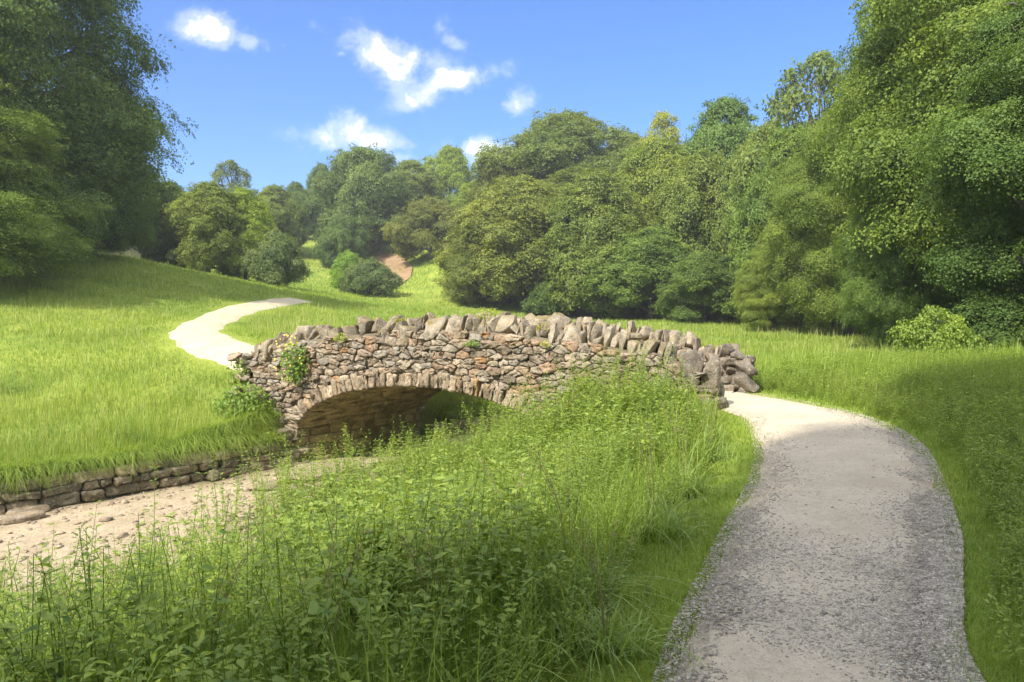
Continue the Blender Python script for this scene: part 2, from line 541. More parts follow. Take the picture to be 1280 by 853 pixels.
# near path: pairs of edge points (left, right)
PL = [(-1.6, -6), (-0.6, -2), (0.15, 1.5), (0.6, 3.1), (0.95, 4.0), (1.38, 5.0), (2.08, 6.6), (2.62, 8.0), (3.02, 9.5), (3.15, 10.6), (2.92, 11.65)]
PR = [(-0.2, -6.5), (0.85, -2.3), (1.6, 1.2), (1.95, 3.0), (2.47, 4.0), (3.06, 5.0), (3.9, 6.7), (4.5, 8.1), (4.85, 9.6), (4.80, 11.3), (4.15, 13.5)]
PLc, PRc = bez(PL, 8), bez(PR, 8)
PC = (PLc + PRc) / 2
PHW = np.linalg.norm(PLc - PRc, axis=1) / 2
FAR = bez([(-4.3, 16.2), (-5.7, 16.7), (-7.0, 17.9), (-8.3, 19.8), (-9.5, 22.4), (-10.5, 26), (-11.5, 31.5), (-11.9, 37), (-12.0, 42)], 8)
FHW = np.interp(np.linspace(0, 1, len(FAR)), [0, 0.15, 0.4, 1], [1.0, 0.85, 0.78, 0.8])


def dist_line(x, y, L, hw):
    p = np.stack([np.ravel(x), np.ravel(y)], 1)
    best = np.full(len(p), 1e9)
    for k in range(len(L) - 1):
        a, b = L[k], L[k + 1]
        ab = b - a
        q = np.clip(((p - a) @ ab) / (ab @ ab), 0, 1)
        d = p - (a + q[:, None] * ab)
        best = np.minimum(best, np.hypot(d[:, 0], d[:, 1]) - (hw[k] * (1 - q) + hw[k + 1] * q))
    return best.reshape(np.shape(x))


def path_gap(x, y):
    return np.minimum(dist_line(x, y, PC, PHW), dist_line(x, y, FAR, FHW))


def axis(lo, hi, f0, f1, fine, grow=1.09):
    a = list(np.arange(f0, f1, fine))
    s = fine; v = a[-1]
    while v < hi:
        s *= grow; v += s; a.append(v)
    s = fine; v = a[0]
    while v > lo:
        s *= grow; v -= s; a.insert(0, v)
    return np.array(a)


gx = axis(-900, 900, -15, 14, 0.13)
gy = axis(-500, 1500, -3, 26, 0.13)
GX, GY = np.meshgrid(gx, gy)
GZ = H(GX, GY)
nx, ny = len(gx), len(gy)
I, J = np.meshgrid(np.arange(nx - 1), np.arange(ny - 1))
Q = np.stack([J * nx + I, J * nx + I + 1, (J + 1) * nx + I + 1, (J + 1) * nx + I], -1).reshape(-1, 4)
# wooded ground: leaf litter instead of grass
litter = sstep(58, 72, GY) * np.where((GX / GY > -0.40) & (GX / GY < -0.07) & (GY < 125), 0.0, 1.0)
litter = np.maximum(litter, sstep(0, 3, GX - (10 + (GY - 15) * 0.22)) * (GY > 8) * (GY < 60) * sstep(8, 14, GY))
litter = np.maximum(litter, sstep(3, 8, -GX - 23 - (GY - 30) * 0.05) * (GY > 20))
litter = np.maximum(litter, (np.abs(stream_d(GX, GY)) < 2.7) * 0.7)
ground = obj('ground', mesh_np('ground', np.stack([GX, GY, GZ], -1).reshape(-1, 3), Q, rnd=litter.ravel(), smooth=True), M_GROUND)
tag(ground, kind='structure')


def ribbon(L, Rr, zf, nacross=9, sink=0.0):
    rows = []
    for a, b in zip(L, Rr):
        s = np.linspace(0, 1, nacross)[:, None]
        rows.append(a * (1 - s) + b * s)
    P = np.array(rows)
    Z = zf(P[..., 0], P[..., 1]) - sink * np.abs(np.linspace(-1, 1, nacross))[None] ** 6
    V = np.concatenate([P, Z[..., None]], -1).reshape(-1, 3)
    n, m = len(L), nacross
    i = np.arange(n - 1)[:, None]; j = np.arange(m - 1)[None]
    Qr = np.stack([i * m + j, i * m + j + 1, (i + 1) * m + j + 1, (i + 1) * m + j], -1).reshape(-1, 4)
    return V, Qr


def wob(L, amp, seed, step=0.5):
    rs = np.random.RandomState(seed)
    L = np.asarray(L)
    s = np.concatenate([[0], np.cumsum(np.hypot(*np.diff(L, axis=0).T))])
    out = L.copy()
    for q in range(2):
        for fr in (1.7, 3.6, 7.1, 12.3):
            out[:, q] += amp * 1.6 / fr ** 0.5 * np.sin(s * fr + rs.uniform(0, 6.3))
    return out


V, Qr = ribbon(wob(bez(PL, 14), 0.018, 1), wob(bez(PR, 14), 0.018, 2), lambda x, y: H(x, y) + 0.025, 17, 0.045)
tag(obj('path', mesh_np('path', V, Qr[:, ::-1], smooth=True), M_PATH), kind='structure')
_t = norm(np.gradient(FAR, axis=0)); _n = np.stack([-_t[:, 1], _t[:, 0]], 1)
V, Qr = ribbon(wob(FAR + _n * FHW[:, None], 0.04, 3), wob(FAR - _n * FHW[:, None], 0.04, 4), lambda x, y: H(x, y) + 0.055, 9, 0.11)
tag(obj('path', mesh_np('path', V, Qr, smooth=True), M_FARPATH), kind='structure')
# stream bed
_t = norm(np.gradient(CEN, axis=0)); _n = np.stack([-_t[:, 1], _t[:, 0]], 1)
def bed_z(x, y):
    z = np.empty(np.shape(x))
    for idx in np.ndindex(*np.shape(x)):
        z[idx] = mnoise.fractal(Vector((x[idx] * 0.9, y[idx] * 0.9, 0)), 1.0, 2.0, 4)
    return -1.50 + 0.05 * z
CB = bez(CEN, 4)
_t = norm(np.gradient(CB, axis=0)); _n = np.stack([-_t[:, 1], _t[:, 0]], 1)
V, Qr = ribbon(CB + _n * 2.6, CB - _n * 2.7, bed_z, 40)
tag(obj('stream_bed', mesh_np('stream_bed', V, Qr, smooth=True), M_STREAM), kind='structure')


# ------------------------------------------------------------------ stones
def clip_poly(poly, p, nrm):
    """keep the side of the line through p where (q-p).nrm <= 0"""
    out = []
    n = len(poly)
    for i in range(n):
        a, b = poly[i], poly[(i + 1) % n]
        da = (a[0] - p[0]) * nrm[0] + (a[1] - p[1]) * nrm[1]
        db = (b[0] - p[0]) * nrm[0] + (b[1] - p[1]) * nrm[1]
        if da <= 0: out.append(a)
        if (da < 0) != (db < 0) and da != db:
            t = da / (da - db)
            out.append((a[0] + (b[0] - a[0]) * t, a[1] + (b[1] - a[1]) * t))
    return out


def rubble_cells(u0, u1, z0, z1, cw, ch, rs, ok, jit=0.42):
    """irregular polygon cells: an anisotropic Voronoi diagram of a jittered brick grid"""
    asp = cw / ch
    sites = []
    z = z0; row = 0
    while z < z1:
        h = ch * rs.uniform(0.5, 1.6)
        u = u0 - rs.uniform(0, cw)
        while u < u1:
            wd = cw * rs.choice([0.45, 0.8, 1.1, 1.8]) * rs.uniform(0.85, 1.15)
            if rs.rand() > 0.16: sites.append((u + wd / 2 + rs.uniform(-jit, jit) * cw * 0.4, z + h / 2 + rs.uniform(-jit, jit) * ch))
            u += wd
        z += h; row += 1
    S = np.array(sites); Sn = S / np.array([asp, 1.0])
    cells = []
    for k in range(len(S)):
        if not ok(S[k, 0], S[k, 1]): continue
        c = Sn[k]
        d = np.hypot(*(Sn - c).T)
        nb = np.argsort(d)[1:14]
        R_ = ch * 1.9
        poly = [(c[0] - R_, c[1] - R_), (c[0] + R_, c[1] - R_), (c[0] + R_, c[1] + R_), (c[0] - R_, c[1] + R_)]
        for j in nb:
            mid = (c + Sn[j]) / 2; nn = Sn[j] - c
            poly = clip_poly(poly, mid, nn)
            if len(poly) < 3: break
        if len(poly) < 3: continue
        cells.append((np.array(poly) * np.array([asp, 1.0])))
    return cells


def stone_from_poly(S, poly, fmap, rs, depth=0.09, gap=0.014, rough=0.012, r=None):
    """a rough stone whose face fills the polygon; fmap maps (a, b, out) to world"""
    poly = np.asarray(poly, float)
    c = poly.mean(0)
    # cut long edges, round corners
    pts = []
    n = len(poly)
    for i in range(n):
        a, b = poly[i], poly[(i + 1) % n]
        L = np.hypot(*(b - a))
        if L < 0.012: continue
        pts.append(a * 0.89 + b * 0.11)
        if L > 0.13: pts.append((a + b) / 2)
        pts.append(a * 0.11 + b * 0.89)
    P = np.array(pts)
    if len(P) < 5: return
    d = P - c
    L = np.hypot(*d.T)[:, None]
    if L.max() < 0.025: return
    P = c + d / L * np.maximum(L - gap, L * 0.4) + rs.normal(0, rough * 0.6, P.shape)
    tilt = rs.uniform(-0.3, 0.3, 2)
    dep = depth * rs.uniform(0.55, 1.25)
    m = len(P)
    rings = []
    for k, (sc, o) in enumerate([(1.0, -0.10), (1.0, dep * 0.60), (0.95, dep * 0.92), (0.74, dep), (0.36, dep * 1.02)]):
        q = c + (P - c) * sc
        q = q + rs.normal(0, rough * (0.5 if k < 2 else 0.7), q.shape)
        out = o + (((q - c) @ tilt) * (0.8 if k > 0 else 0)) + rs.normal(0, rough, m) * (k > 0)
        rings.append(np.column_stack([q, out]))
    V = np.vstack(rings + [np.array([[c[0], c[1], dep * 1.02 + rs.normal(0, rough)]])])
    Q_, T_ = [], []
    for k in range(4):
        for i in range(m):
            j = (i + 1) % m
            Q_.append((k * m + i, k * m + j, (k + 1) * m + j, (k + 1) * m + i))
    for i in range(m):
        T_.append((4 * m + i, 4 * m + (i + 1) % m, 5 * m))
    S.add(fmap(V), Q_, T_, r=rs.rand() if r is None else r)


_g = np.linspace(-1, 1, 9)
def _cube_shell():
    pts = {}; faces = []
    def vid(p):
        k = tuple(np.round(p, 5))
        if k not in pts: pts[k] = len(pts)
        return pts[k]
    for ax in range(3):
        for sgn in (-1, 1):
            for i in range(8):
                for j in range(8):
                    q = []
                    for (a, b) in ((i, j), (i + 1, j), (i + 1, j + 1), (i, j + 1)):
                        p = [0, 0, 0]; p[ax] = sgn; p[(ax + 1) % 3] = _g[a]; p[(ax + 2) % 3] = _g[b]
                        q.append(vid(p))
                    faces.append(q if sgn > 0 else q[::-1])
    return np.array(list(pts.keys())), np.array(faces)
CUBE_V, CUBE_Q = _cube_shell()


def rock(S, c, dims, rs, ax=None, power=4.0, rough=0.1, r=None, cuts=5):
    """a rough block: superellipsoid with chipped faces. dims are half sizes, ax the 3 axes as rows"""
    v = CUBE_V.copy()
    L = (np.abs(v) ** power).sum(1) ** (1 / power)
    v = v / L[:, None]
    for _ in range(cuts):                       # chip it with planes
        nn = norm(rs.normal(size=3)); dd = rs.uniform(0.55, 0.9)
        k = v @ nn - dd
        v = v - np.maximum(k, 0)[:, None] * nn
    off = rs.uniform(0, 100, 3)
    dn = np.array([mnoise.fractal(Vector((p * 1.7 + off).tolist()), 1.0, 2.0, 3) for p in v])
    df = np.array([mnoise.fractal(Vector((p * 5.5 + off).tolist()), 1.0, 2.0, 3) for p in v])
    v = v * (1 + rough * 0.6 * dn + 0.07 * df)[:, None]
    v = v * np.asarray(dims)
    if ax is not None: v = v @ np.asarray(ax)
    S.add(v + np.asarray(c), CUBE_Q, r=rs.rand() if r is None else r)


# ------------------------------------------------------------------ bridge
A0 = np.array([-4.2, 14.3]); TT = np.array([0.918, -0.397]); TT = TT / np.hypot(*TT); NN = np.array([-TT[1], TT[0]])
BW = 3.0               # width over both faces
SKEW = 1.12 / 3.0
SPAN_C, SPAN_A, SPR, RISE = 2.66, 2.72, -0.95, 1.07


def bw(u, v, z):
    u = np.asarray(u, float); v = np.asarray(v, float); z = np.asarray(z, float)
    return np.stack([A0[0] + u * TT[0] + v * NN[0], A0[1] + u * TT[1] + v * NN[1], z + 0 * u], -1)


def zcop(u):   # top of the coping, from the photograph
    return np.interp(u, [-1.35, -0.9, -0.5, 0.4, 1.0, 2.0, 3.0, 4.0, 5.0, 6.0, 6.9, 7.8, 8.6],
                     [0.60, 0.86, 1.04, 1.17, 1.24, 1.33, 1.40, 1.38, 1.30, 1.20, 1.06, 0.86, 0.78])
def zdeck(u):
    return np.interp(u, [-4, -1.5, 0, 1.5, 3, 4.5, 6, 7.0, 7.7, 8.5], [0.42, 0.42, 0.50, 0.58, 0.60, 0.54, 0.34, 0.13, 0.035, 0.02])
def zintr(u, v=0.0):
    k = np.clip(1 - ((u - SPAN_C - SKEW * v) / SPAN_A) ** 2, 0, 1)
    return np.where(np.abs(u - SPAN_C - SKEW * v) < SPAN_A, SPR + RISE * np.sqrt(k), -9.0)


bridge = empty('stone_bridge', (A0[0], A0[1], -1.5))
tag(bridge, 'humped stone footbridge with a single low arch and rough coping over the dry stream bed', 'bridge')
BO = -np.array([A0[0], A0[1], -1.5])     # children are built in world space, shifted to the empty
def bchild(S, name, mat, smooth=False):
    o = S.build(name, mat, bridge, loc=tuple(BO), smooth=smooth)
    return o

RINGH = 0.27
def in_opening(u, z, v=0.0, pad=0.0):
    e = ((u - SPAN_C - SKEW * v) / (SPAN_A + pad)) ** 2 + (max(z - SPR, 0) / (RISE + pad)) ** 2
    return e < 1

# solid core behind the facing stones: closed grid-cut wall sheets
def wall_sheet(S, u0, u1, v, zt, zb=-1.7, n=140, inner=False, v2=None, pad=0.02):
    us = np.linspace(u0, u1, n)
    lo = np.array([max(zb, float(zintr(u, v))) if not inner else float(zdeck(u)) - 0.1 for u in us])
    hi = np.array([zt(u) for u in us])
    lo = np.minimum(lo, hi)
    V = np.vstack([bw(us, v, lo), bw(us, v, hi)])
    i = np.arange(n - 1)
    S.add(V, np.stack([i, i + 1, n + i + 1, n + i], -1), r=0.1)

core = Soup()
for v in (0.07, BW - 0.07): wall_sheet(core, -1.05, 7.5, v, lambda u: zcop(u) - 0.25)
for v in (0.40, BW - 0.40): wall_sheet(core, -1.05, 7.1, v, lambda u: zcop(u) - 0.25, inner=True)
M_MORTAR = dirt_mat('earth_mortar', (0.20, 0.165, 0.115), (0.25, 0.21, 0.15), (0.13, 0.11, 0.075), 2, 20, 0.8)
bchild(core, 'wall_core', M_MORTAR)

rs = np.random.RandomState(11)
def coursing(S, v, sgn, seed, u0=-1.1, u1=7.6, cw=0.19, ch=0.09, zb=-1.55, inner=False):
    rs = np.random.RandomState(seed)
    def ok(u, z):
        if z > zcop(u) - 0.27 or u < u0 or u > u1: return False
        if inner: return z > zdeck(u) - 0.08
        return not in_opening(u, z, v, RINGH - 0.03)
    def fmap(P):
        return bw(P[:, 0], v + sgn * P[:, 2], P[:, 1])
    for c in rubble_cells(u0, u1, zb, 1.3, cw, ch, rs, ok):
        c[:, 1] = np.minimum(c[:, 1], zcop(c[:, 0]) - 0.22)
        stone_from_poly(S, c, fmap, rs, 0.085, 0.006, 0.010)

near = Soup(); coursing(near, 0.08, -1, 5)
bchild(near, 'rubble_face', M_STONE)
s2 = Soup(); coursing(s2, BW - 0.08, 1, 6, cw=0.32, ch=0.17)
bchild(s2, 'rubble_face', M_STONE)
s3 = Soup(); coursing(s3, 0.41, 1, 7, u1=7.2, inner=True, cw=0.3, ch=0.16)
bchild(s3, 'parapet_lining', M_STONE)
s3 = Soup(); coursing(s3, BW - 0.41, -1, 8, u1=7.5, inner=True, cw=0.27, ch=0.14)
bchild(s3, 'parapet_lining', M_STONE)


def arc_table(v):
    th = np.linspace(pi, 0, 240)
    u = SPAN_C + SKEW * v + SPAN_A * np.cos(th)
    z = SPR + RISE * np.sin(th)
    s = np.concatenate([[0], np.cumsum(np.hypot(np.diff(u), np.diff(z)))])
    nu = -np.gradient(z, s) * -1; nzv = np.gradient(u, s)
    # outward normal (away from the opening)
    return s, u, z, -np.gradient(z, s), np.gradient(u, s)


def ring(v, sgn, seed):
    S = Soup(); rs = np.random.RandomState(seed)
    s, u, z, nu, nz_ = arc_table(v)
    def fmap(P):
        uu = np.interp(P[:, 0], s, u) + np.interp(P[:, 0], s, nu) * P[:, 1]
        zz = np.interp(P[:, 0], s, z) + np.interp(P[:, 0], s, nz_) * P[:, 1]
        return bw(uu, v + sgn * P[:, 2], zz)
    a = 0.0
    while a < s[-1] - 0.05:
        wd = rs.choice([0.07, 0.10, 0.13, 0.17]) * rs.uniform(0.9, 1.15)
        h = RINGH * rs.uniform(0.85, 1.2)
        lean = rs.uniform(-0.03, 0.03)
        poly = [(a, -0.01), (a + wd, -0.01), (a + wd + lean, h), (a + lean, h * rs.uniform(0.9, 1.1))]
        stone_from_poly(S, poly, fmap, rs, 0.09, 0.005, 0.012)
        a += wd
    return S

bchild(ring(0.08, -1, 21), 'arch_ring', M_RING)
bchild(ring(BW - 0.08, 1, 22), 'arch_ring', M_RING)

# soffit and abutment faces under the arch
def barrel():
    S = Soup(); rs = np.random.RandomState(31)
    s, u, z, nu, nz_ = arc_table(0.0)
    s_ = np.concatenate([[-0.7], s, [s[-1] + 0.7]])
    u_ = np.concatenate([[u[0]], u, [u[-1]]]); z_ = np.concatenate([[z[0] - 0.7], z, [z[-1] - 0.7]])
    nu_ = np.concatenate([[-1], nu, [1]]); nz2_ = np.concatenate([[0], nz_, [0]])
    def fmap(P):     # a along the arc, b across the bridge, out = into the opening
        uu = np.interp(P[:, 0], s_, u_) - np.interp(P[:, 0], s_, nu_) * (P[:, 2] - 0.03)
        zz = np.interp(P[:, 0], s_, z_) - np.interp(P[:, 0], s_, nz2_) * (P[:, 2] - 0.03)
        return bw(uu + SKEW * P[:, 1], P[:, 1], zz)
    a = -0.68
    while a < s_[-1]:
        h = rs.uniform(0.10, 0.17) if a > 0 and a < s[-1] - 0.05 else rs.uniform(0.17, 0.26)
        b = 0.10 + rs.uniform(-0.15, 0)
        while b < BW - 0.1:
            wd = rs.uniform(0.28, 0.6)
            b0, b1 = max(b, 0.05), min(b + wd, BW - 0.05)
            if b1 - b0 > 0.08:
                j = rs.normal(0, 0.008, 4)
                poly = [(a + j[0], b0), (a + h + j[1], b0), (a + h + j[2], b1), (a + j[3], b1)]
                stone_from_poly(S, poly[::-1], fmap, rs, 0.045, 0.006, 0.005)
            b += wd
        a += h
    # backing sheet so that no light leaks between the stones
    k = len(s_)
    V0 = bw(u_, 0.07, z_); V1 = bw(u_ + SKEW * BW, BW - 0.07, z_)
    i = np.arange(k - 1)
    S.add(np.vstack([V0, V1]), np.stack([i, i + 1, k + i + 1, k + i], -1), r=0.0)
    return S
bchild(barrel(), 'arch_soffit', M_WET)

# coping of stones stood on edge
def coping(v, seed, u0, u1):
    S = Soup(); rs = np.random.RandomState(seed)
    u = u0
    while u < u1:
        wd = rs.choice([0.07, 0.10, 0.14, 0.20, 0.30], p=[.2, .25, .2, .2, .15]) * rs.uniform(0.9, 1.15)
        h = rs.uniform(0.30, 0.44)
        lean = rs.normal(0, 0.2) + 0.10
        top = zcop(u + wd / 2) + rs.uniform(-0.12, 0.045)
        c = bw(u + wd / 2, v + rs.uniform(-0.04, 0.04), top - h / 2)
        yaw = rs.normal(0, 0.12)
        e1 = np.array([TT[0], TT[1], 0]); e2 = np.array([NN[0], NN[1], 0]); e3 = np.array([0, 0, 1.])
        e1, e2 = e1 * cos(yaw) + e2 * sin(yaw), e2 * cos(yaw) - e1 * sin(yaw)
        e1, e3 = e1 * cos(lean) - e3 * sin(lean), e3 * cos(lean) + e1 * sin(lean)
        rock(S, c, (wd / 2 * 1.1, rs.uniform(0.20, 0.26), h / 2 * 1.12), rs, [e1, e2, e3], power=rs.uniform(7, 12), rough=0.15, cuts=8)
        u += wd * rs.uniform(0.86, 0.96)
    for _ in range(5):
        u = rs.uniform(u0 + 0.5, u1 - 0.3)
        rock(S, bw(u, v + rs.uniform(-.1, .1), zcop(u) - 0.03), (rs.uniform(.05, .10), rs.uniform(.08, .14), rs.uniform(.05, .08)), rs, None, 5, 0.2)
    return S
bchild(coping(0.24, 41, -1.1, 7.2), 'coping', M_COPE)
bchild(coping(BW - 0.24, 42, -1.0, 7.75), 'coping', M_COPE)

# left end: the parapet curls back and steps down into the bank
S = Soup(); rs = np.random.RandomState(51)
for k in range(34):
    u = rs.uniform(-1.5, -1.05); z = rs.uniform(-0.6, 0.62)
    rock(S, bw(u, rs.uniform(0.0, 0.45), z), (rs.uniform(.08, .16), rs.uniform(.10, .18), rs.uniform(.06, .11)), rs, None, 4, 0.16)
bchild(S, 'end_rubble', M_STONE)
# toe of the left haunch, running down to the bank wall
S = Soup()
for k in range(46):
    u = rs.uniform(-0.95, -0.02); z = rs.uniform(-1.5, -0.5)
    rock(S, bw(u, rs.uniform(-0.12, 0.08) + (0.1 if z > -0.8 else 0), z), (rs.uniform(.09, .2), rs.uniform(.08, .14), rs.uniform(.05, .10)), rs, None, 4.5, 0.14)
bchild(S, 'haunch_rubble', M_WALL)

S = Soup(); rs = np.random.RandomState(57)
for k in range(34):
    rock(S, bw(rs.uniform(7.25, 7.85), rs.uniform(0.12, 0.5), rs.uniform(-0.1, 0.56)), (rs.uniform(.09, .17), rs.uniform(.09, .16), rs.uniform(.06, .11)), rs, None, 5, 0.16)
bchild(S, 'end_rubble', M_SHADEST)
S = Soup()
for k in range(30):
    rock(S, bw(rs.uniform(7.45, 8.1), rs.uniform(2.45, 2.8), rs.uniform(-0.05, 0.60)), (rs.uniform(.10, .18), rs.uniform(.10, .16), rs.uniform(.07, .12)), rs, None, 5, 0.16)
bchild(S, 'end_rubble', M_SHADEST)
# boulders closing both parapets at the near end
E1 = [np.array([TT[0], TT[1], 0]), np.array([NN[0], NN[1], 0]), np.array([0, 0, 1.])]
rs = np.random.RandomState(61)
for (u, v, z, a, b, c) in [(7.22, 0.20, 0.42, 0.24, 0.30, 0.44), (7.52, 0.22, 0.50, 0.20, 0.27, 0.37), (7.80, 0.24, 0.40, 0.17, 0.24, 0.36),
                           (7.35, 0.05, -0.05, 0.35, 0.25, 0.20), (7.78, 0.12, -0.02, 0.28, 0.25, 0.20), (7.72, 0.42, 0.10, 0.26, 0.22, 0.30)]:
    S = Soup(); rock(S, bw(u, v, z), (a, b, c), rs, E1, 6.0, 0.22, cuts=9)
    bchild(S, 'boulder', M_SHADEST)
for (u, v, z, a, b, c) in [(7.62, 2.62, 0.24, 0.30, 0.30, 0.36), (8.05, 2.56, 0.15, 0.31, 0.30, 0.23), (8.02, 2.58, 0.49, 0.28, 0.27, 0.17),
                           (7.72, 2.62, 0.70, 0.19, 0.22, 0.17), (7.93, 2.6, 0.66, 0.12, 0.18, 0.12)]:
    S = Soup(); rock(S, bw(u, v, z), (a, b, c), rs, E1, 6.0, 0.22, cuts=9)
    bchild(S, 'boulder', M_SHADEST)

# deck (the trodden path over the hump)
us = np.linspace(-2.0, 7.9, 60)
V0 = bw(us, 0.38, zdeck(us)); V1 = bw(us, BW - 0.38, zdeck(us)); k = len(us)
me = mesh_np('deck', np.vstack([V0, V1]), np.stack([np.arange(k - 1), np.arange(k - 1) + 1, k + np.arange(k - 1) + 1, k + np.arange(k - 1)], -1))
obj('deck', me, M_PATH, bridge, tuple(BO))

# ------------------------------------------------------------------ retaining wall of the left bank
def bank_wall(seed, i0, i1, hgt, label, mat, cw=0.42, ch=0.15, dep=0.12):
    line = bez(WALL, 6)
    s = np.concatenate([[0], np.cumsum(np.hypot(*np.diff(line, axis=0).T))])
    t_ = norm(np.gradient(line, axis=0)); n_ = np.stack([t_[:, 1], -t_[:, 0]], 1)
    a0 = s[np.argmin(np.hypot(*(line - i0).T))]; a1 = s[np.argmin(np.hypot(*(line - i1).T))]
    rs = np.random.RandomState(seed)
    S = Soup()
    def fmap(P):
        x = np.interp(P[:, 0], s, line[:, 0]); y = np.interp(P[:, 0], s, line[:, 1])
        nx_ = np.interp(P[:, 0], s, n_[:, 0]); ny_ = np.interp(P[:, 0], s, n_[:, 1])
        bat = P[:, 2] - 0.12 * (P[:, 1] + 1.5)
        return np.stack([x + nx_ * bat, y + ny_ * bat, P[:, 1]], -1)
    z = -1.62; k = 0
    while z < -1.55 + hgt:
        h = ch * rs.uniform(0.75, 1.35)
        a = a0 - rs.uniform(0, cw)
        while a < a1:
            wd = cw * rs.uniform(0.45, 1.5)
            top = -1.55 + hgt * (1 + 0.16 * sin(a * 1.3) + 0.1 * sin(a * 3.1))
            if z + h * 0.5 < top and rs.rand() > (0.0 if z < -1.3 else 0.10):
                j = rs.normal(0, 0.012, 8)
                poly = [(a + j[0], z + j[1]), (a + wd + j[2], z + j[3]), (a + wd + j[4], z + h + j[5]), (a + j[6], z + h + j[7])]
                stone_from_poly(S, poly, fmap, rs, dep, 0.012, 0.012)
            a += wd
        z += h; k += 1
    aa = np.arange(a0, a1, 0.2)
    lo = fmap(np.column_stack([aa, aa * 0 - 1.7, aa * 0])); hi = fmap(np.column_stack([aa, aa * 0 - 1.55 + hgt - 0.08, aa * 0]))
    n = len(aa); i = np.arange(n - 1)
    S.add(np.vstack([lo, hi]), np.stack([i, i + 1, n + i + 1, n + i], -1), r=0.0)
    o = empty('retaining_wall', (float(np.interp(a0, s, line[:, 0])), float(np.interp(a0, s, line[:, 1])), -1.5))
    tag(o, label, 'wall')
    S.build('stonework', mat, o, loc=tuple(-np.array(o.location)))
    return o
bank_wall(71, (-15, 3.5), (-4.35, 14.1), 0.60, 'low mossy dry stone wall holding the grass bank beside the dry stream bed', M_WALL)
bank_wall(72, (-1.7, 16.8), (5, 21.2), 0.40, 'short dry stone wall seen through the arch beyond the bridge', M_WALL, 0.36, 0.17)

# flat slabs at the foot of the wall by the arch
rs = np.random.RandomState(81)
for k, (px, py, Y, a, b, c) in enumerate([(400, 588, 13.3, 0.55, 0.3, 0.07), (440, 583, 13.7, 0.45, 0.25, 0.06), (365, 596, 13.0, 0.35, 0.22, 0.07), (480, 570, 14.4, 0.5, 0.3, 0.09), (330, 612, 12.4, 0.3, 0.2, 0.05), (28, 642, 10.9, 0.30, 0.2, 0.07), (12, 655, 10.5, 0.34, 0.2, 0.08)]):
    x, _z = at(px, py, Y)
    S = Soup(); rock(S, (0, 0, 0), (a, b, c), rs, [np.array([.68, .73, 0]), np.array([-.73, .68, 0]), np.array([0, 0, 1.])], 5, 0.15, r=rs.rand())
    o = S.build('stone_slab', M_BED, loc=(x, Y, -1.47))
    tag(o, ['long flat pale slab lying just outside the arch mouth', 'flat slab in the arch mouth touching the abutment foot', 'broad slab at the wall foot left of the arch mouth',
            'dark flat slab on the stream bed deep under the arch', 'small slab at the wall foot furthest out from the arch', 'squared block fallen at the foot of the bank wall by the picture edge', 'low squared block at the very left end of the visible wall foot'][k], 'stone slab', 'slabs on the stream bed')


# ------------------------------------------------------------------ foliage primitives
def leaf_quads(P, D, Nn, L, Wd, fold=0.15, mid=0.45):
    """rhombic leaves; P base, D direction, Nn face normal"""
    side = norm(np.cross(D, Nn))
    L = L[:, None]; Wd = Wd[:, None]
    m = P + D * L * mid
    up = Nn * Wd * fold
    V = np.stack([P, m + side * Wd / 2 + up, P + D * L - Nn * L * 0.12, m - side * Wd / 2 + up], 1).reshape(-1, 3)
    n = len(P)
    Q_ = np.arange(n * 4).reshape(n, 4)
    return V, Q_


def rand_dirs(rs, n):
    return norm(rs.normal(size=(n, 3)))


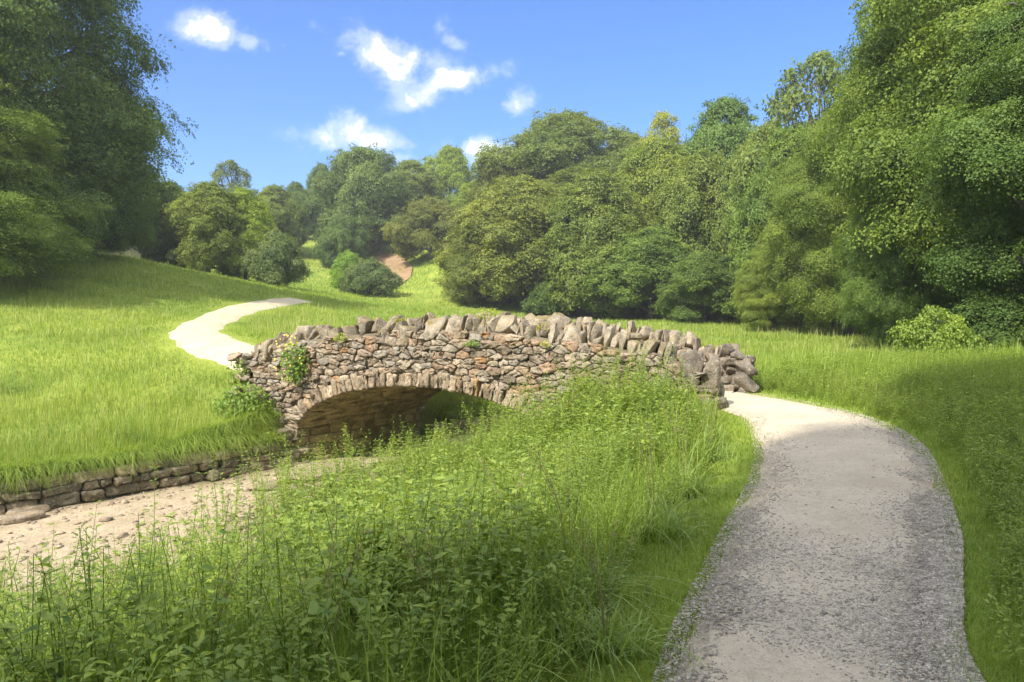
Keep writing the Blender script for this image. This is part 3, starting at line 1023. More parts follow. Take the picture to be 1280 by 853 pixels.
def crown_mesh(seed, name, n_lobes=16, sprays=1500, per=34, leaf=0.045, spray_r=0.10, base=0.12, lobe=(0.30, 0.44), flat=0.35, droop=0.35, taper=0.2, hr=1.0, gaps=0.0, lz=0.85):
    """a unit crown (radius 1, height 0..1) worked out in true proportions, hr = height / radius of the real tree"""
    rs = np.random.RandomState(seed)
    b0 = base * hr
    lc = []
    for k in range(n_lobes):
        f = (k + rs.rand()) / n_lobes                       # height fraction inside the crown
        f = f ** 0.9
        prof = min(1.0, 1.22 * (1 - f) ** (0.40 + taper)) * (0.72 + 0.28 * min(f / 0.25, 1))
        a = k * 2.39996 + rs.uniform(-0.5, 0.5)
        lr = rs.uniform(*lobe) * (1.0 if f < 0.8 else 0.8)
        q = prof * rs.uniform(0.45, 0.95)
        q = min(q, max(1.0 - lr * 0.7, 0.1)) * rs.uniform(0.85, 1.08)
        lc.append([cos(a) * q, sin(a) * q, b0 + lr * 0.7 + (hr - b0 - lr * 1.5) * f, lr])
    lc.append([0, 0, hr - lobe[0] * 1.1, lobe[0] * 1.1])
    lc = np.array(lc)
    wts = lc[:, 3] ** 2; wts /= wts.sum()
    n = int(sprays * 2.4)
    li = rs.choice(len(lc), n, p=wts)
    d = rand_dirs(rs, n)
    outw = lc[li, :3] * np.array([1, 1, 0]) + np.array([0, 0, 1.]) * (lc[li, 2:3] - hr * 0.45) * 0.5
    d = norm(d + 0.5 * norm(outw))
    lump = np.array([mnoise.fractal(Vector((q * 3.1 + seed * 7.7).tolist()), 1.0, 2.0, 3) for q in d * 0.6 + lc[li, :3]])
    rr = lc[li, 3] * (rs.uniform(0.7, 1.15, n) + (rs.rand(n) < 0.07) * 0.22) * (1 + 0.62 * lump)
    c = lc[li, :3] + d * rr[:, None] * np.array([1, 1, lz])
    keep = np.ones(n, bool)
    for q in lc:
        keep &= ~((np.sqrt((((c - q[:3]) / np.array([1, 1, lz])) ** 2).sum(1)) < q[3] * 0.60))
    keep &= c[:, 2] > b0 * 0.5
    keep |= rs.rand(n) < 0.05
    if gaps: keep &= lump > -0.35 + gaps
    ltone = rs.normal(0, 0.13, len(lc))[li][keep][:sprays]
    c = c[keep][:sprays]; d = d[keep][:sprays]
    n = len(c)
    cnt = rs.poisson(per * rs.uniform(0.5, 1.5, n))
    idx = np.repeat(np.arange(n), cnt)
    m = len(idx)
    sn = norm(d * 0.9 + np.array([0, 0, 0.6]) + rs.normal(0, 0.22, d.shape))
    a = norm(np.cross(sn, rand_dirs(rs, n))); b = np.cross(sn, a)
    ang = rs.uniform(0, 2 * pi, m); rad = np.sqrt(rs.rand(m)) * spray_r * (0.5 + 1.0 * rs.rand(n))[idx]
    rdir = a[idx] * np.cos(ang)[:, None] + b[idx] * np.sin(ang)[:, None]
    off = rdir * rad[:, None] + sn[idx] * (rs.normal(0, flat * spray_r * 0.5, m))[:, None]
    off[:, 2] -= droop * rad ** 2 / spray_r
    P = c[idx] + off
    ld = norm(rdir + rs.normal(0, 0.5, (m, 3)) + np.array([0, 0, -droop]))
    ln = norm(sn[idx] + rs.normal(0, 0.36, (m, 3)))
    ln = norm(ln - ld * (ln * ld).sum(1, keepdims=True))
    L = leaf * rs.uniform(0.55, 1.4, m)
    V, Q_ = leaf_quads(P, ld, ln, L, L * rs.uniform(0.55, 0.9, m))
    V[:, 2] /= hr
    tone = np.clip((rs.normal(0.45, 0.17, n) + ltone)[idx] + rs.normal(0, 0.16, m), 0, 1)
    lc[:, 2] /= hr
    return mesh_np(name, V, Q_, rnd=np.repeat(tone, 4)), lc


def trunk_mesh(seed, name, lc, r0=0.045, hr=1.0, limbs=9, twigs=True):
    """unit trunk with limbs to the crown's lobes"""
    rs = np.random.RandomState(seed)
    S = Soup()
    zt = 0.85
    pts = [np.array([0, 0, -0.04]), np.array([0, 0, 0.0])]
    x = np.array([0., 0.])
    for z in np.linspace(0.08, zt, 8):
        x = x + rs.normal(0, 0.018, 2)
        pts.append(np.array([x[0], x[1], z]))
    pts = np.array(pts)
    rad = r0 * np.interp(pts[:, 2], [-0.04, 0, 0.05, 0.4, zt], [1.5, 1.35, 1.0, 0.62, 0.12])
    tube(S, pts, rad, 9)
    order = rs.permutation(len(lc))[:limbs]
    for k in order:
        tgt = lc[k, :3]
        z0 = np.clip(tgt[2] * rs.uniform(0.4, 0.75), 0.08, 0.7)
        p0 = np.array([np.interp(z0, pts[:, 2], pts[:, 0]), np.interp(z0, pts[:, 2], pts[:, 1]), z0])
        mid = (p0 + tgt) / 2 + rs.normal(0, 0.04, 3)
        mid[2] += 0.03
        cv = bez([p0, mid, tgt, tgt + (tgt - mid) * 0.2], 4)
        rr = r0 * 0.42 * np.linspace(1, 0.1, len(cv))
        tube(S, cv, rr, 6)
        if twigs:
            for q in range(5):
                i = rs.randint(3, len(cv) - 1)
                e = cv[i] + rand_dirs(rs, 1)[0] * np.array([1, 1, 0.6]) * rs.uniform(0.15, 0.32)
                tube(S, bez([cv[i], (cv[i] + e) / 2 + rs.normal(0, 0.02, 3), e], 3), r0 * 0.12 * np.linspace(1, 0.2, 7), 4)
    return S.mesh(name, True)


def tree_kind(seed, crown_kw, trunk_kw={}):
    cm, lc = crown_mesh(seed, 'crown', **crown_kw)
    tm = trunk_mesh(seed + 500, 'trunk', lc, **trunk_kw)
    cm.materials.append(M_TREE); tm.materials.append(M_BARK)
    return cm, tm


KINDS = {}
# far and middle trees: radius about 5-8 m
for k in range(4):
    KINDS['round%d' % k] = tree_kind(100 + k, dict(n_lobes=30 + 3 * k, sprays=5200, per=24, leaf=0.030, spray_r=0.07, base=0.02, hr=2.4, lobe=(0.22, 0.40), droop=0.25, flat=0.3, taper=0.1 + 0.05 * k))
for k in range(2):
    KINDS['dome%d' % k] = tree_kind(120 + k, dict(n_lobes=34, sprays=6500, per=25, leaf=0.026, spray_r=0.06, base=0.02, hr=2.0, lobe=(0.20, 0.36), droop=0.6, flat=0.4, taper=0.05))
KINDS['airy0'] = tree_kind(130, dict(n_lobes=20, sprays=700, per=22, leaf=0.04, spray_r=0.10, base=0.3, hr=2.6, lobe=(0.16, 0.28)), dict(r0=0.05, limbs=15))
KINDS['airy1'] = tree_kind(131, dict(n_lobes=20, sprays=900, per=22, leaf=0.04, spray_r=0.10, base=0.2, hr=2.6, lobe=(0.18, 0.32)), dict(r0=0.05, limbs=13))
KINDS['shrub0'] = tree_kind(140, dict(n_lobes=18, sprays=2200, per=26, leaf=0.04, spray_r=0.09, base=0.0, hr=1.6, lobe=(0.25, 0.42)), dict(limbs=8, r0=0.03))
KINDS['shrub1'] = tree_kind(141, dict(n_lobes=16, sprays=2200, per=26, leaf=0.04, spray_r=0.09, base=0.0, hr=1.3, lobe=(0.25, 0.42)), dict(limbs=8, r0=0.03))
KINDS['sapling'] = tree_kind(142, dict(n_lobes=16, sprays=230, per=24, leaf=0.06, spray_r=0.17, base=0.15, hr=1.3, lz=0.4, gaps=0.25, lobe=(0.2, 0.34), flat=0.12), dict(limbs=12, r0=0.03))
# near trees: finer leaves in layered sprays
for k in range(3):
    KINDS['near%d' % k] = tree_kind(150 + k, dict(n_lobes=62, sprays=14500, per=38, leaf=0.0155, spray_r=0.075, base=0.01, hr=3.0, lz=0.52, lobe=(0.24, 0.42), flat=0.16, droop=0.22, taper=0.05 * k), dict(limbs=26, r0=0.045))

KINDS['high'] = tree_kind(155, dict(n_lobes=56, sprays=14000, per=38, leaf=0.0155, spray_r=0.075, base=0.11, hr=3.0, lz=0.48, lobe=(0.24, 0.42), flat=0.16, droop=0.22, taper=0.05), dict(limbs=26, r0=0.05))
KINDS['canopy'] = tree_kind(160, dict(n_lobes=50, gaps=0.3, sprays=7600, per=30, leaf=0.022, spray_r=0.08, base=0.1, hr=4.0, lobe=(0.20, 0.36), flat=0.2, droop=0.2, taper=0.05), dict(limbs=20, r0=0.03))

TREES = []


def tree(kind, px, top, hw, Y, label, color=(1, 1, 1), name='broadleaf_tree', cat='tree', group='trees of the wooded valley', gz=None, rz=None, X=None, Hh=None, R=None):
    if group == 'trees of the wooded valley' and 48 <= Y <= 66 and px > 580: hw *= 1.28
    if 50 <= Y <= 58 and px < 360: hw *= 1.15
    x, zt = at(px, top, Y)
    if X is not None: x = X
    z0 = float(H(np.array([x]), np.array([Y]))[0]) if gz is None else gz
    h = (zt - z0) if Hh is None else Hh
    r = hw / F * Y if R is None else R
    if R is None: r = max(r, h / 3.4)
    rs = np.random.RandomState(int(px * 7 + Y * 13 + top) % 100000)
    o = empty(name, (x, Y, z0), rs.uniform(0, 6.28) if rz is None else rz, (r, r, h))
    tag(o, label, cat, group)
    cm, tm = KINDS[kind]
    for nm, me in (('crown', cm), ('trunk', tm)):
        c = bpy.data.objects.new(nm, me); c.parent = o
        c.color = (*color, 1)
        COL.objects.link(c)
    TREES.append((x, Y, r))
    return o


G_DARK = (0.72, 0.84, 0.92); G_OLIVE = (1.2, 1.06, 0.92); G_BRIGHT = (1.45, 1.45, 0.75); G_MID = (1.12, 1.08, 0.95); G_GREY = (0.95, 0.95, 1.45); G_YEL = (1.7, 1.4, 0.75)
# left side
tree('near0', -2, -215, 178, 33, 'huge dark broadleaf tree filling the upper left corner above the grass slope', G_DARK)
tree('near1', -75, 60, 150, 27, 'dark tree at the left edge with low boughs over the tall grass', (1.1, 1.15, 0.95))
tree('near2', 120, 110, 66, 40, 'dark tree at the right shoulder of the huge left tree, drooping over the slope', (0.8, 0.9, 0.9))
tree('round0', 215, 226, 40, 56, 'dark round tree right of the huge left tree, first of the row on the slope', G_DARK)
tree('round1', 262, 228, 46, 54, 'mid green spreading tree second in the row on the left slope', G_MID)
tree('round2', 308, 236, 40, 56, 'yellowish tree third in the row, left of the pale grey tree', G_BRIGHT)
tree('shrub0', 347, 288, 33, 53, 'grey green small tree with a pale stem at the foot of the valley opening', G_GREY)
tree('airy0', 292, 200, 34, 92, 'thin crowned grey tree rising alone above the row on the left slope', G_GREY)
tree('round3', 345, 232, 40, 92, 'small green tree between the thin grey tree and the valley opening', G_MID)
tree('round1', 372, 228, 26, 105, 'dark little tree at the head of the grassy valley strip', G_DARK)
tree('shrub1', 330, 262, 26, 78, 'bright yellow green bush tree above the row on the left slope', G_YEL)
# centre left
tree('dome0', 455, 184, 68, 95, 'dark rounded tree under the lowest cloud, left of the centre wood', (0.82, 0.88, 1.05))
tree('round2', 405, 205, 26, 112, 'slim dark tree at the left shoulder of the dark rounded tree', G_DARK)
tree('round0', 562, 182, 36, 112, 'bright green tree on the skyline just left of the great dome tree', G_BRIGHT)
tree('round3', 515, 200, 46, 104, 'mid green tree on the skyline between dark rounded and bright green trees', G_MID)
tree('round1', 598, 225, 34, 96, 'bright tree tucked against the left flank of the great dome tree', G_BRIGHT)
tree('dome1', 538, 248, 50, 83, 'olive brown drooping tree above the bare earth scar', (1.15, 0.95, 1.0))
tree('shrub0', 437, 314, 27, 70, 'vivid light green bush left of the bare earth scar', (1.25, 1.5, 0.8))
tree('shrub1', 464, 324, 36, 66, 'grey green bush in front of the vivid bush, left of the scar', G_GREY)
tree('dome0', 430, 268, 32, 88, 'dark tree directly below the dark rounded tree, at the valley strip', G_DARK)
tree('round2', 490, 262, 30, 106, 'dull green tree above the grey green bush, left of the olive tree', (0.9, 0.9, 1.0))
# centre
tree('dome1', 708, 142, 100, 86, 'great dome shaped olive tree, tallest of the centre wood', (1.0, 0.98, 0.95), rz=1.0)
tree('round3', 630, 190, 46, 84, 'mid green tree on the left slope of the great dome tree', G_OLIVE)
tree('round0', 785, 168, 46, 84, 'mid green tree on the right slope of the great dome tree', G_MID)
tree('round1', 648, 222, 66, 64, 'broad tree low in the centre wood, standing over the bridge crown', G_OLIVE)
tree('round2', 742, 214, 62, 60, 'broad green tree in front of the great dome tree at the meadow edge', G_MID)
tree('dome0', 600, 292, 48, 64, 'leftmost low tree of the centre wood with boughs to the grass', G_OLIVE)
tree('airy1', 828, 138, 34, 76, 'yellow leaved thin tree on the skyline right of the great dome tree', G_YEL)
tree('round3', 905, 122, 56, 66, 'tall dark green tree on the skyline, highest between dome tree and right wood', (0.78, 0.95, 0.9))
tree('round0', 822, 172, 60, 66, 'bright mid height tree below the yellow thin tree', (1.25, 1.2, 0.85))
tree('round1', 878, 190, 60, 58, 'mid green tree below the tall dark green skyline tree', G_MID)
tree('dome1', 955, 152, 56, 56, 'green tree on the skyline right of the tall dark green tree', (1.1, 1.1, 0.95), rz=2.2)
tree('round2', 815, 285, 62, 56, 'low leafy tree at the meadow edge right of centre', (0.95, 1.05, 0.95))
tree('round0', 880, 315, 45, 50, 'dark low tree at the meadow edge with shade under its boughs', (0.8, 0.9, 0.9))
tree('shrub0', 690, 350, 30, 60, 'low dark bush at the meadow edge in front of the broad centre trees', G_DARK)
tree('round2', 722, 205, 60, 78, 'tree filling the middle of the slope beneath the great dome tree', G_MID)
tree('round0', 680, 225, 50, 76, 'tree beneath the left half of the great dome tree', G_OLIVE)
# right
tree('airy0', 1018, 66, 34, 54, 'thin tree with bare twigs against the sky left of the tall right trees', (1.0, 1.0, 1.0))
tree('round3', 985, 160, 62, 45, 'green tree leaning out from the right wood over the meadow', (1.0, 1.1, 0.9))
tree('near2', 962, 298, 44, 40, 'low pale leaved tree jutting onto the meadow, first of the right wood', (1.35, 1.3, 1.1))
tree('near1', 1062, 130, 95, 36, 'light green tree with hanging boughs in the right wood', (1.15, 1.15, 0.95))
tree('near0', 1200, -120, 160, 32, 'tall tree whose left edge stands against the sky in the right wood', (1.1, 1.12, 0.9), rz=0.8)
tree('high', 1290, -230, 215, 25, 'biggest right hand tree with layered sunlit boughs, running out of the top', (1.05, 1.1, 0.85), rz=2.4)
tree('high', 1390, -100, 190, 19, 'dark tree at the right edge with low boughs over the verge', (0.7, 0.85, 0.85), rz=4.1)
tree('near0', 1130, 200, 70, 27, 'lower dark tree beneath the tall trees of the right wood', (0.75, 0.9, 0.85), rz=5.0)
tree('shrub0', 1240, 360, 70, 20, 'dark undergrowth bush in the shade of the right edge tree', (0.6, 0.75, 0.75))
# a back row closing the wood
k = 0
for (px, top, hw, Y, kd, lb) in [(250, 262, 60, 118, 'round0', 'distant tree glimpsed behind the row on the left slope'), (180, 262, 60, 100, 'dome0', 'distant tree behind the shoulder of the huge left tree'),
                                 (640, 205, 60, 118, 'round1', 'distant tree behind the left slope of the great dome tree'), (860, 185, 60, 96, 'round2', 'distant tree between the yellow thin tree and the tall dark green tree'),
                                 (940, 170, 60, 84, 'round3', 'distant tree behind the skyline trees at the right wood'), (1010, 150, 60, 74, 'round0', 'distant tree behind the thin twiggy tree'),
                                 (1080, 90, 70, 50, 'round1', 'tree behind the light green tree of the right wood'), (480, 240, 60, 125, 'round2', 'distant tree behind the dark rounded tree'),
                                 (1340, 100, 150, 34, 'round3', 'tree behind the right edge tree'), (1200, 100, 110, 44, 'round2', 'tree deep in the right wood behind the tallest tree'),
                                 (60, 130, 120, 52, 'round1', 'tree deep in the left wood behind the huge left tree'), (-140, 50, 160, 44, 'round2', 'tree behind the left edge tree'),
                                 (395, 272, 30, 135, 'round0', 'tiny distant tree closing the grassy valley strip')]:
    tree(kd, px, top, hw, Y, lb, (0.9, 1.0, 1.0))
# trees behind and beside the viewer, whose shade falls on the path
def shade(x, y, r, h, kd, lb, rz=0.0, z=None):
    tree(kd, 0, 0, 0, y, lb, (0.9, 1, 0.9), X=x, R=r, Hh=h, rz=rz, group='trees behind the viewer')
shade(-2.0, -7.7, 4.6, 26.0, 'canopy', 'tall tree close behind the viewer shading the near path', 1.1)
shade(-1.0, -11.5, 5.6, 36.0, 'near1', 'tallest tree, further behind the viewer', 2.0)
shade(-7.7, -8.9, 2.3, 31.0, 'canopy', 'slim tree behind the viewer left of the others', 2.6)
shade(4.0, -8.5, 4.8, 26.0, 'canopy', 'tree close behind the viewer beside the path', 3.0)
shade(8.5, -6.0, 4.6, 19.0, 'near0', 'tree behind the viewer well right of the path', 0.4)

# bare earth scar on the slope
def scar():
    ring_ = [(468, 318), (484, 314), (502, 322), (516, 334), (514, 348), (500, 358), (486, 352), (478, 338)]
    pts = []
    for px, py in ring_:
        # march down the sight line to the ground
        lo = None
        for Y in np.arange(55, 125, 0.5):
            x, z = at(px, py, Y)
            if z < float(H(np.array([x]), np.array([Y]))[0]): lo = (x, Y); break
        pts.append(lo if lo else (at(px, py, 92)[0], 92))
    P = np.array(pts); c = P.mean(0)
    S = Soup(); rows = []
    for f in (0.0, 0.35, 0.7, 1.0):
        for p in P:
            q = c + (p - c) * f
            rows.append((q[0], q[1], float(H(np.array([q[0]]), np.array([q[1]]))[0]) + 0.12))
    n = len(P); Q_ = [(k * n + i, k * n + (i + 1) % n, (k + 1) * n + (i + 1) % n, (k + 1) * n + i) for k in range(3) for i in range(n)]
    S.add(rows, Q_)
    tag(S.build('bare_ground', M_SCAR, smooth=True), kind='structure')
scar()


# ------------------------------------------------------------------ grass
def blades(P, hgt, wd, lean, rs, segs=2, curl=0.5, ang=None):
    """ribbons of segs quads tapering to a tip"""
    n = len(P)
    if ang is None: ang = rs.uniform(0, 2 * pi, n)
    d = np.stack([np.cos(ang), np.sin(ang), np.zeros(n)], 1)
    s = np.stack([-np.sin(ang + rs.normal(0, .6, n)), np.cos(ang), np.zeros(n)], 1)
    rows = []
    for k in range(segs + 1):
        f = k / segs
        c = P + d * (lean * hgt * f ** (1.6))[:, None] + np.array([0, 0, 1.]) * (hgt * (f - curl * lean * f ** 2.4 * 0.6))[:, None]
        wk = (wd * (1 - 0.92 * f ** 1.3))[:, None] / 2
        rows += [c - s * wk, c + s * wk]
    V = np.stack(rows, 1).reshape(-1, 3)
    b = np.arange(n)[:, None, None] * (2 * (segs + 1))
    k = np.arange(segs)[None, :, None] * 2
    Q_ = (b + k + np.array([0, 1, 3, 2])[None, None]).reshape(-1, 4)
    tone = np.repeat(np.clip(rs.normal(0.5, 0.25, n), 0, 1), 2 * (segs + 1))
    return V, Q_, tone


def litter_at(x, y):
    l = sstep(0, 3, x - (10 + (y - 15) * 0.22)) * sstep(8, 14, y)
    return np.maximum(l, sstep(3, 8, -x - 23 - (y - 30) * 0.05))


def meadow():
    rs = np.random.RandomState(3)
    n = 760000
    # density falls with distance from the viewer
    Y = np.exp(rs.uniform(math.log(6.0), math.log(95.0), n))
    X = rs.uniform(-0.76, 0.76, n) * Y
    d = stream_d(X, Y)
    gap = path_gap(X, Y)
    u = (X - A0[0]) * TT[0] + (Y - A0[1]) * TT[1]; v = (X - A0[0]) * NN[0] + (Y - A0[1]) * NN[1]
    keep = (gap > -0.05 + rs.normal(0, 0.06, n)) & ~((u > -1.3) & (u < 8.0) & (v > -0.05) & (v < BW + 0.05))
    left = d < -2.62
    rightfar = (d > 4.6) & (X > 2.5) | ((d > 2.9) & (Y > 16))
    keep &= (left | rightfar)
    keep &= rs.rand(n) > litter_at(X, Y) * 0.9
    keep &= ~((Y > 66) & (X / Y > -0.06)) & ~((Y > 66) & (X / Y < -0.42))
    X, Y, d, gap = X[keep], Y[keep], d[keep], gap[keep]
    m = len(X)
    Z = H(X, Y)
    hgt = (0.085 + 0.0014 * Y) * rs.uniform(0.5, 1.6, m)
    hgt = np.minimum(hgt * (1.0 + 1.1 * np.exp(-np.maximum(-d - 2.6, 0) / 2.0) * (d < 0)), 0.5)
    patch = np.array([mnoise.noise(Vector((a * 0.25, b * 0.25, 3))) for a, b in zip(X, Y)])
    fine_ = np.array([mnoise.noise(Vector((a * 1.1, b * 1.1, 7))) for a, b in zip(X, Y)])
    hgt *= (1 + 0.5 * patch) * (1 + 0.75 * fine_)
    hgt *= 0.35 + 0.65 * sstep(0, 0.7, gap)
    mown = np.exp(-np.maximum(gap, 0) / 1.3)      # shorter beside the path
    wd = np.maximum(0.006, 0.00068 * Y) * rs.uniform(0.7, 1.4, m)
    lean = np.abs(rs.normal(0.35, 0.22, m))
    V, Q_, tone = blades(np.stack([X, Y, Z - 0.02], 1), hgt, wd, lean, rs, 2)
    tone = np.clip(tone + np.repeat(patch + 0.7 * fine_, 6) * 0.4, 0, 1)
    o = obj('meadow_grass', mesh_np('meadow_grass', V, Q_, rnd=tone), M_GRASS)
    tag(o, 'bright green meadow grass over the banks and the valley floor', 'grass', kind='stuff')
    # flowering stalks standing above the leaves
    rs2 = np.random.RandomState(4)
    kk = rs2.choice(m, 26000, replace=False)
    kk = kk[(gap[kk] > 0.5) & (Y[kk] < 45) & (patch[kk] + rs2.normal(0, .3, len(kk)) > -0.1)]
    V, Q_, tone = blades(np.stack([X[kk], Y[kk], Z[kk]], 1), hgt[kk] * 1.1 + rs2.uniform(0.08, 0.3, len(kk)), np.maximum(0.005, 0.00055 * Y[kk]), np.abs(rs2.normal(0.15, 0.12, len(kk))), rs2, 2)
    o = obj('meadow_stalks', mesh_np('meadow_stalks', V, Q_, rnd=tone), M_STALK)
    tag(o, 'thin pale seeding stalks standing over the meadow grass', 'grass', kind='stuff')
    # overhanging fringe on top of the bank wall
    L = bez(WALL, 10)
    k = rs.randint(0, len(L) - 1, 60000); f = rs.rand(60000)[:, None]
    q = L[k] * (1 - f) + L[k + 1] * f
    t_ = norm(L[k + 1] - L[k]); n_ = np.stack([t_[:, 1], -t_[:, 0]], 1)
    off = rs.uniform(-0.45, -0.06, len(q))
    ang = np.arctan2(n_[:, 1], n_[:, 0]) + rs.normal(0, 0.8, len(q))
    p = q + n_ * off[:, None]
    ok = (q[:, 1] < 14.0) | (q[:, 1] > 17.0)
    p, off, ang = p[ok], off[ok], ang[ok]
    z = np.where(off < -0.27, H(p[:, 0], p[:, 1]) - 0.02, -0.93)
    lump = np.array([mnoise.noise(Vector((a * 1.3, b * 1.3, 5))) for a, b in p])
    V, Q_, tone = blades(np.stack([p[:, 0], p[:, 1], z], 1), rs.uniform(0.2, 0.5, len(p)) * (1 + 0.7 * lump), rs.uniform(0.006, 0.012, len(p)), rs.uniform(0.5, 1.7, len(p)), rs, 4, 1.5, ang)
    o = obj('bank_grass', mesh_np('bank_grass', V, Q_, rnd=tone), M_GRASS)
    tag(o, 'longer grass hanging over the top of the bank wall', 'grass', kind='stuff')
meadow()


def near_grass():
    """short turf of the verges both sides of the near path and tall grass to the right"""
    rs = np.random.RandomState(9)
    n = 300000
    Y = np.exp(rs.uniform(math.log(1.9), math.log(15), n)); X = rs.uniform(-0.75, 0.85, n) * Y + rs.uniform(-.5, .5, n)
    gap = dist_line(X, Y, PC, PHW); d = stream_d(X, Y)
    edge = dist_line(X, Y, PC, PHW)
    cen = np.interp(Y, PC[:, 1], PC[:, 0])
    right = X > cen
    u = (X - A0[0]) * TT[0] + (Y - A0[1]) * TT[1]; v = (X - A0[0]) * NN[0] + (Y - A0[1]) * NN[1]
    keep = (gap > -0.10 + rs.normal(0, 0.07, n)) & (d > 2.6) & ~((u > -1.3) & (u < 8.0) & (v > -0.02))
    X, Y, gap, right = X[keep], Y[keep], gap[keep], right[keep]
    m = len(X); Z = H(X, Y)
    hgt = np.where(right, 0.07 + 0.34 * sstep(0.25, 1.6, gap), 0.06 + 0.28 * sstep(0.3, 0.9, gap)) * rs.uniform(0.5, 1.5, m)
    wd = np.maximum(0.0035, 0.0011 * Y) * rs.uniform(0.7, 1.4, m)
    V, Q_, tone = blades(np.stack([X, Y, Z - 0.01], 1), hgt, wd, np.abs(rs.normal(0.5, 0.3, m)), rs, 3, 0.8)
    o = obj('verge_grass', mesh_np('verge_grass', V, Q_, rnd=tone * 0.8), M_GRASS)
    tag(o, 'green verge grass along both edges of the near gravel path', 'grass', kind='stuff')
near_grass()


# ------------------------------------------------------------------ herbs
def ovate(P, D, Nn, L, Wd, droop=0.25):
    """pointed leaf of four quads, folded along its rib"""
    side = norm(np.cross(D, Nn)); L = L[:, None]; Wd = Wd[:, None]
    V = []
    for f, wk, dz in ((0, 0.10, 0), (0.3, 1.0, 0.02), (0.65, 0.72, 0.10), (1.0, 0.03, droop)):
        c = P + D * L * f - Nn * L * dz
        up = Nn * Wd * wk * 0.16
        V += [c - side * Wd * wk / 2 + up, c, c + side * Wd * wk / 2 + up]
    V = np.stack(V, 1).reshape(-1, 3)
    n = len(P); b = np.arange(n)[:, None, None] * 12
    q = []
    for k in range(3):
        q += [(3 * k, 3 * k + 1, 3 * k + 4, 3 * k + 3), (3 * k + 1, 3 * k + 2, 3 * k + 5, 3 * k + 4)]
    Q_ = (b + np.array(q)[None]).reshape(-1, 4)
    return V, Q_


def nettle(rs, h=1.0, pairs=10, leafL=0.11, seedy=0.5, stem_r=0.0035, wr=(0.42, 0.6)):
    """returns V, Q, tone of one nettle-like plant: stem with crossed leaf pairs and hanging tassels"""
    S = Soup()
    x = rs.normal(0, 0.05, 2)
    stem = np.array([[0, 0, -0.03], [x[0] * 0.2, x[1] * 0.2, h * 0.35], [x[0], x[1], h * 0.75], [x[0] * 1.7, x[1] * 1.7, h]])
    st = bez(stem, 3)
    tube(S, st, stem_r * np.linspace(1.2, 0.45, len(st)), 4, r=0.4)
    zs = np.linspace(0.12, 0.99, pairs) ** 0.9 * h
    P, D, L = [], [], []
    a0 = rs.uniform(0, 2 * pi)
    for k, z in enumerate(zs):
        c = np.array([np.interp(z, st[:, 2], st[:, 0]), np.interp(z, st[:, 2], st[:, 1]), z])
        f = z / h
        ll = leafL * (1.15 - 0.75 * f ** 2) * rs.uniform(0.8, 1.15)
        for q in range(2):
            a = a0 + k * pi / 2 + q * pi + rs.normal(0, 0.2)
            up = rs.normal(0.15 + 0.5 * f ** 3, 0.2)
            P.append(c + np.array([cos(a), sin(a), 0.2]) * 0.012); D.append((cos(a), sin(a), up)); L.append(ll)
    P = np.array(P); D = norm(np.array(D)); L = np.array(L)
    Nn = norm(np.cross(np.cross(D, [0, 0, 1.]), D) + rs.normal(0, 0.15, D.shape))
    V, Q_ = ovate(P, D, Nn, L, L * rs.uniform(*wr, len(L)))
    S.add(V, Q_, r=np.repeat(np.clip(rs.normal(0.5, 0.2, len(P)), 0, 1), 12))
    if rs.rand() < seedy:                            # seed tassels near the top
        for z in zs[-max(3, pairs // 2):-1]:
            c = np.array([np.interp(z, st[:, 2], st[:, 0]), np.interp(z, st[:, 2], st[:, 1]), z])
            n = 14
            a = rs.uniform(0, 2 * pi, n)
            rr = rs.uniform(0.005, 0.04, n)
            pp = c + np.stack([np.cos(a) * rr, np.sin(a) * rr, -rr * 0.8], 1)
            dd = norm(np.stack([np.cos(a), np.sin(a), -1.0 + 0 * a], 1))
            V, Q_ = leaf_quads(pp, dd, norm(np.cross(dd, rand_dirs(rs, n))), rs.uniform(0.01, 0.022, n), rs.uniform(0.004, 0.008, n))
            S.add(V, Q_, r=0.95)
    return S


def weed(rs, h=0.5, n=26, leafL=0.07, spread=0.16):
    """loose bushy herb: several stems, alternate small leaves"""
    S = Soup()
    for s_ in range(rs.randint(3, 6)):
        a = rs.uniform(0, 2 * pi); e = np.array([cos(a), sin(a)]) * spread * rs.uniform(0.3, 1.2)
        st = bez([(0, 0, -0.02), (e[0] * .4, e[1] * .4, h * .5), (e[0], e[1], h * rs.uniform(.75, 1))], 4)
        tube(S, st, 0.0025 * np.linspace(1.2, .4, len(st)), 3, r=0.4)
        k = rs.randint(2, len(st), n // 3)
        P = st[k] + rs.normal(0, 0.008, (len(k), 3)); b = rs.uniform(0, 2 * pi, len(k))
        D = norm(np.stack([np.cos(b), np.sin(b), rs.normal(0.25, 0.3, len(k))], 1))
        Nn = norm(np.cross(np.cross(D, [0, 0, 1.]), D) + rs.normal(0, 0.2, D.shape))
        L = leafL * rs.uniform(0.5, 1.2, len(k))
        V, Q_ = ovate(P, D, Nn, L, L * rs.uniform(0.4, 0.65, len(L)))
        S.add(V, Q_, r=np.repeat(np.clip(rs.normal(0.55, 0.22, len(k)), 0, 1), 12))
    return S


def pack(S):
    V = np.concatenate(S.V); Q_ = np.concatenate(S.Q); T_ = np.concatenate(S.T) if S.T else np.zeros((0, 3), int)
    return V, Q_, T_, np.concatenate(S.R)


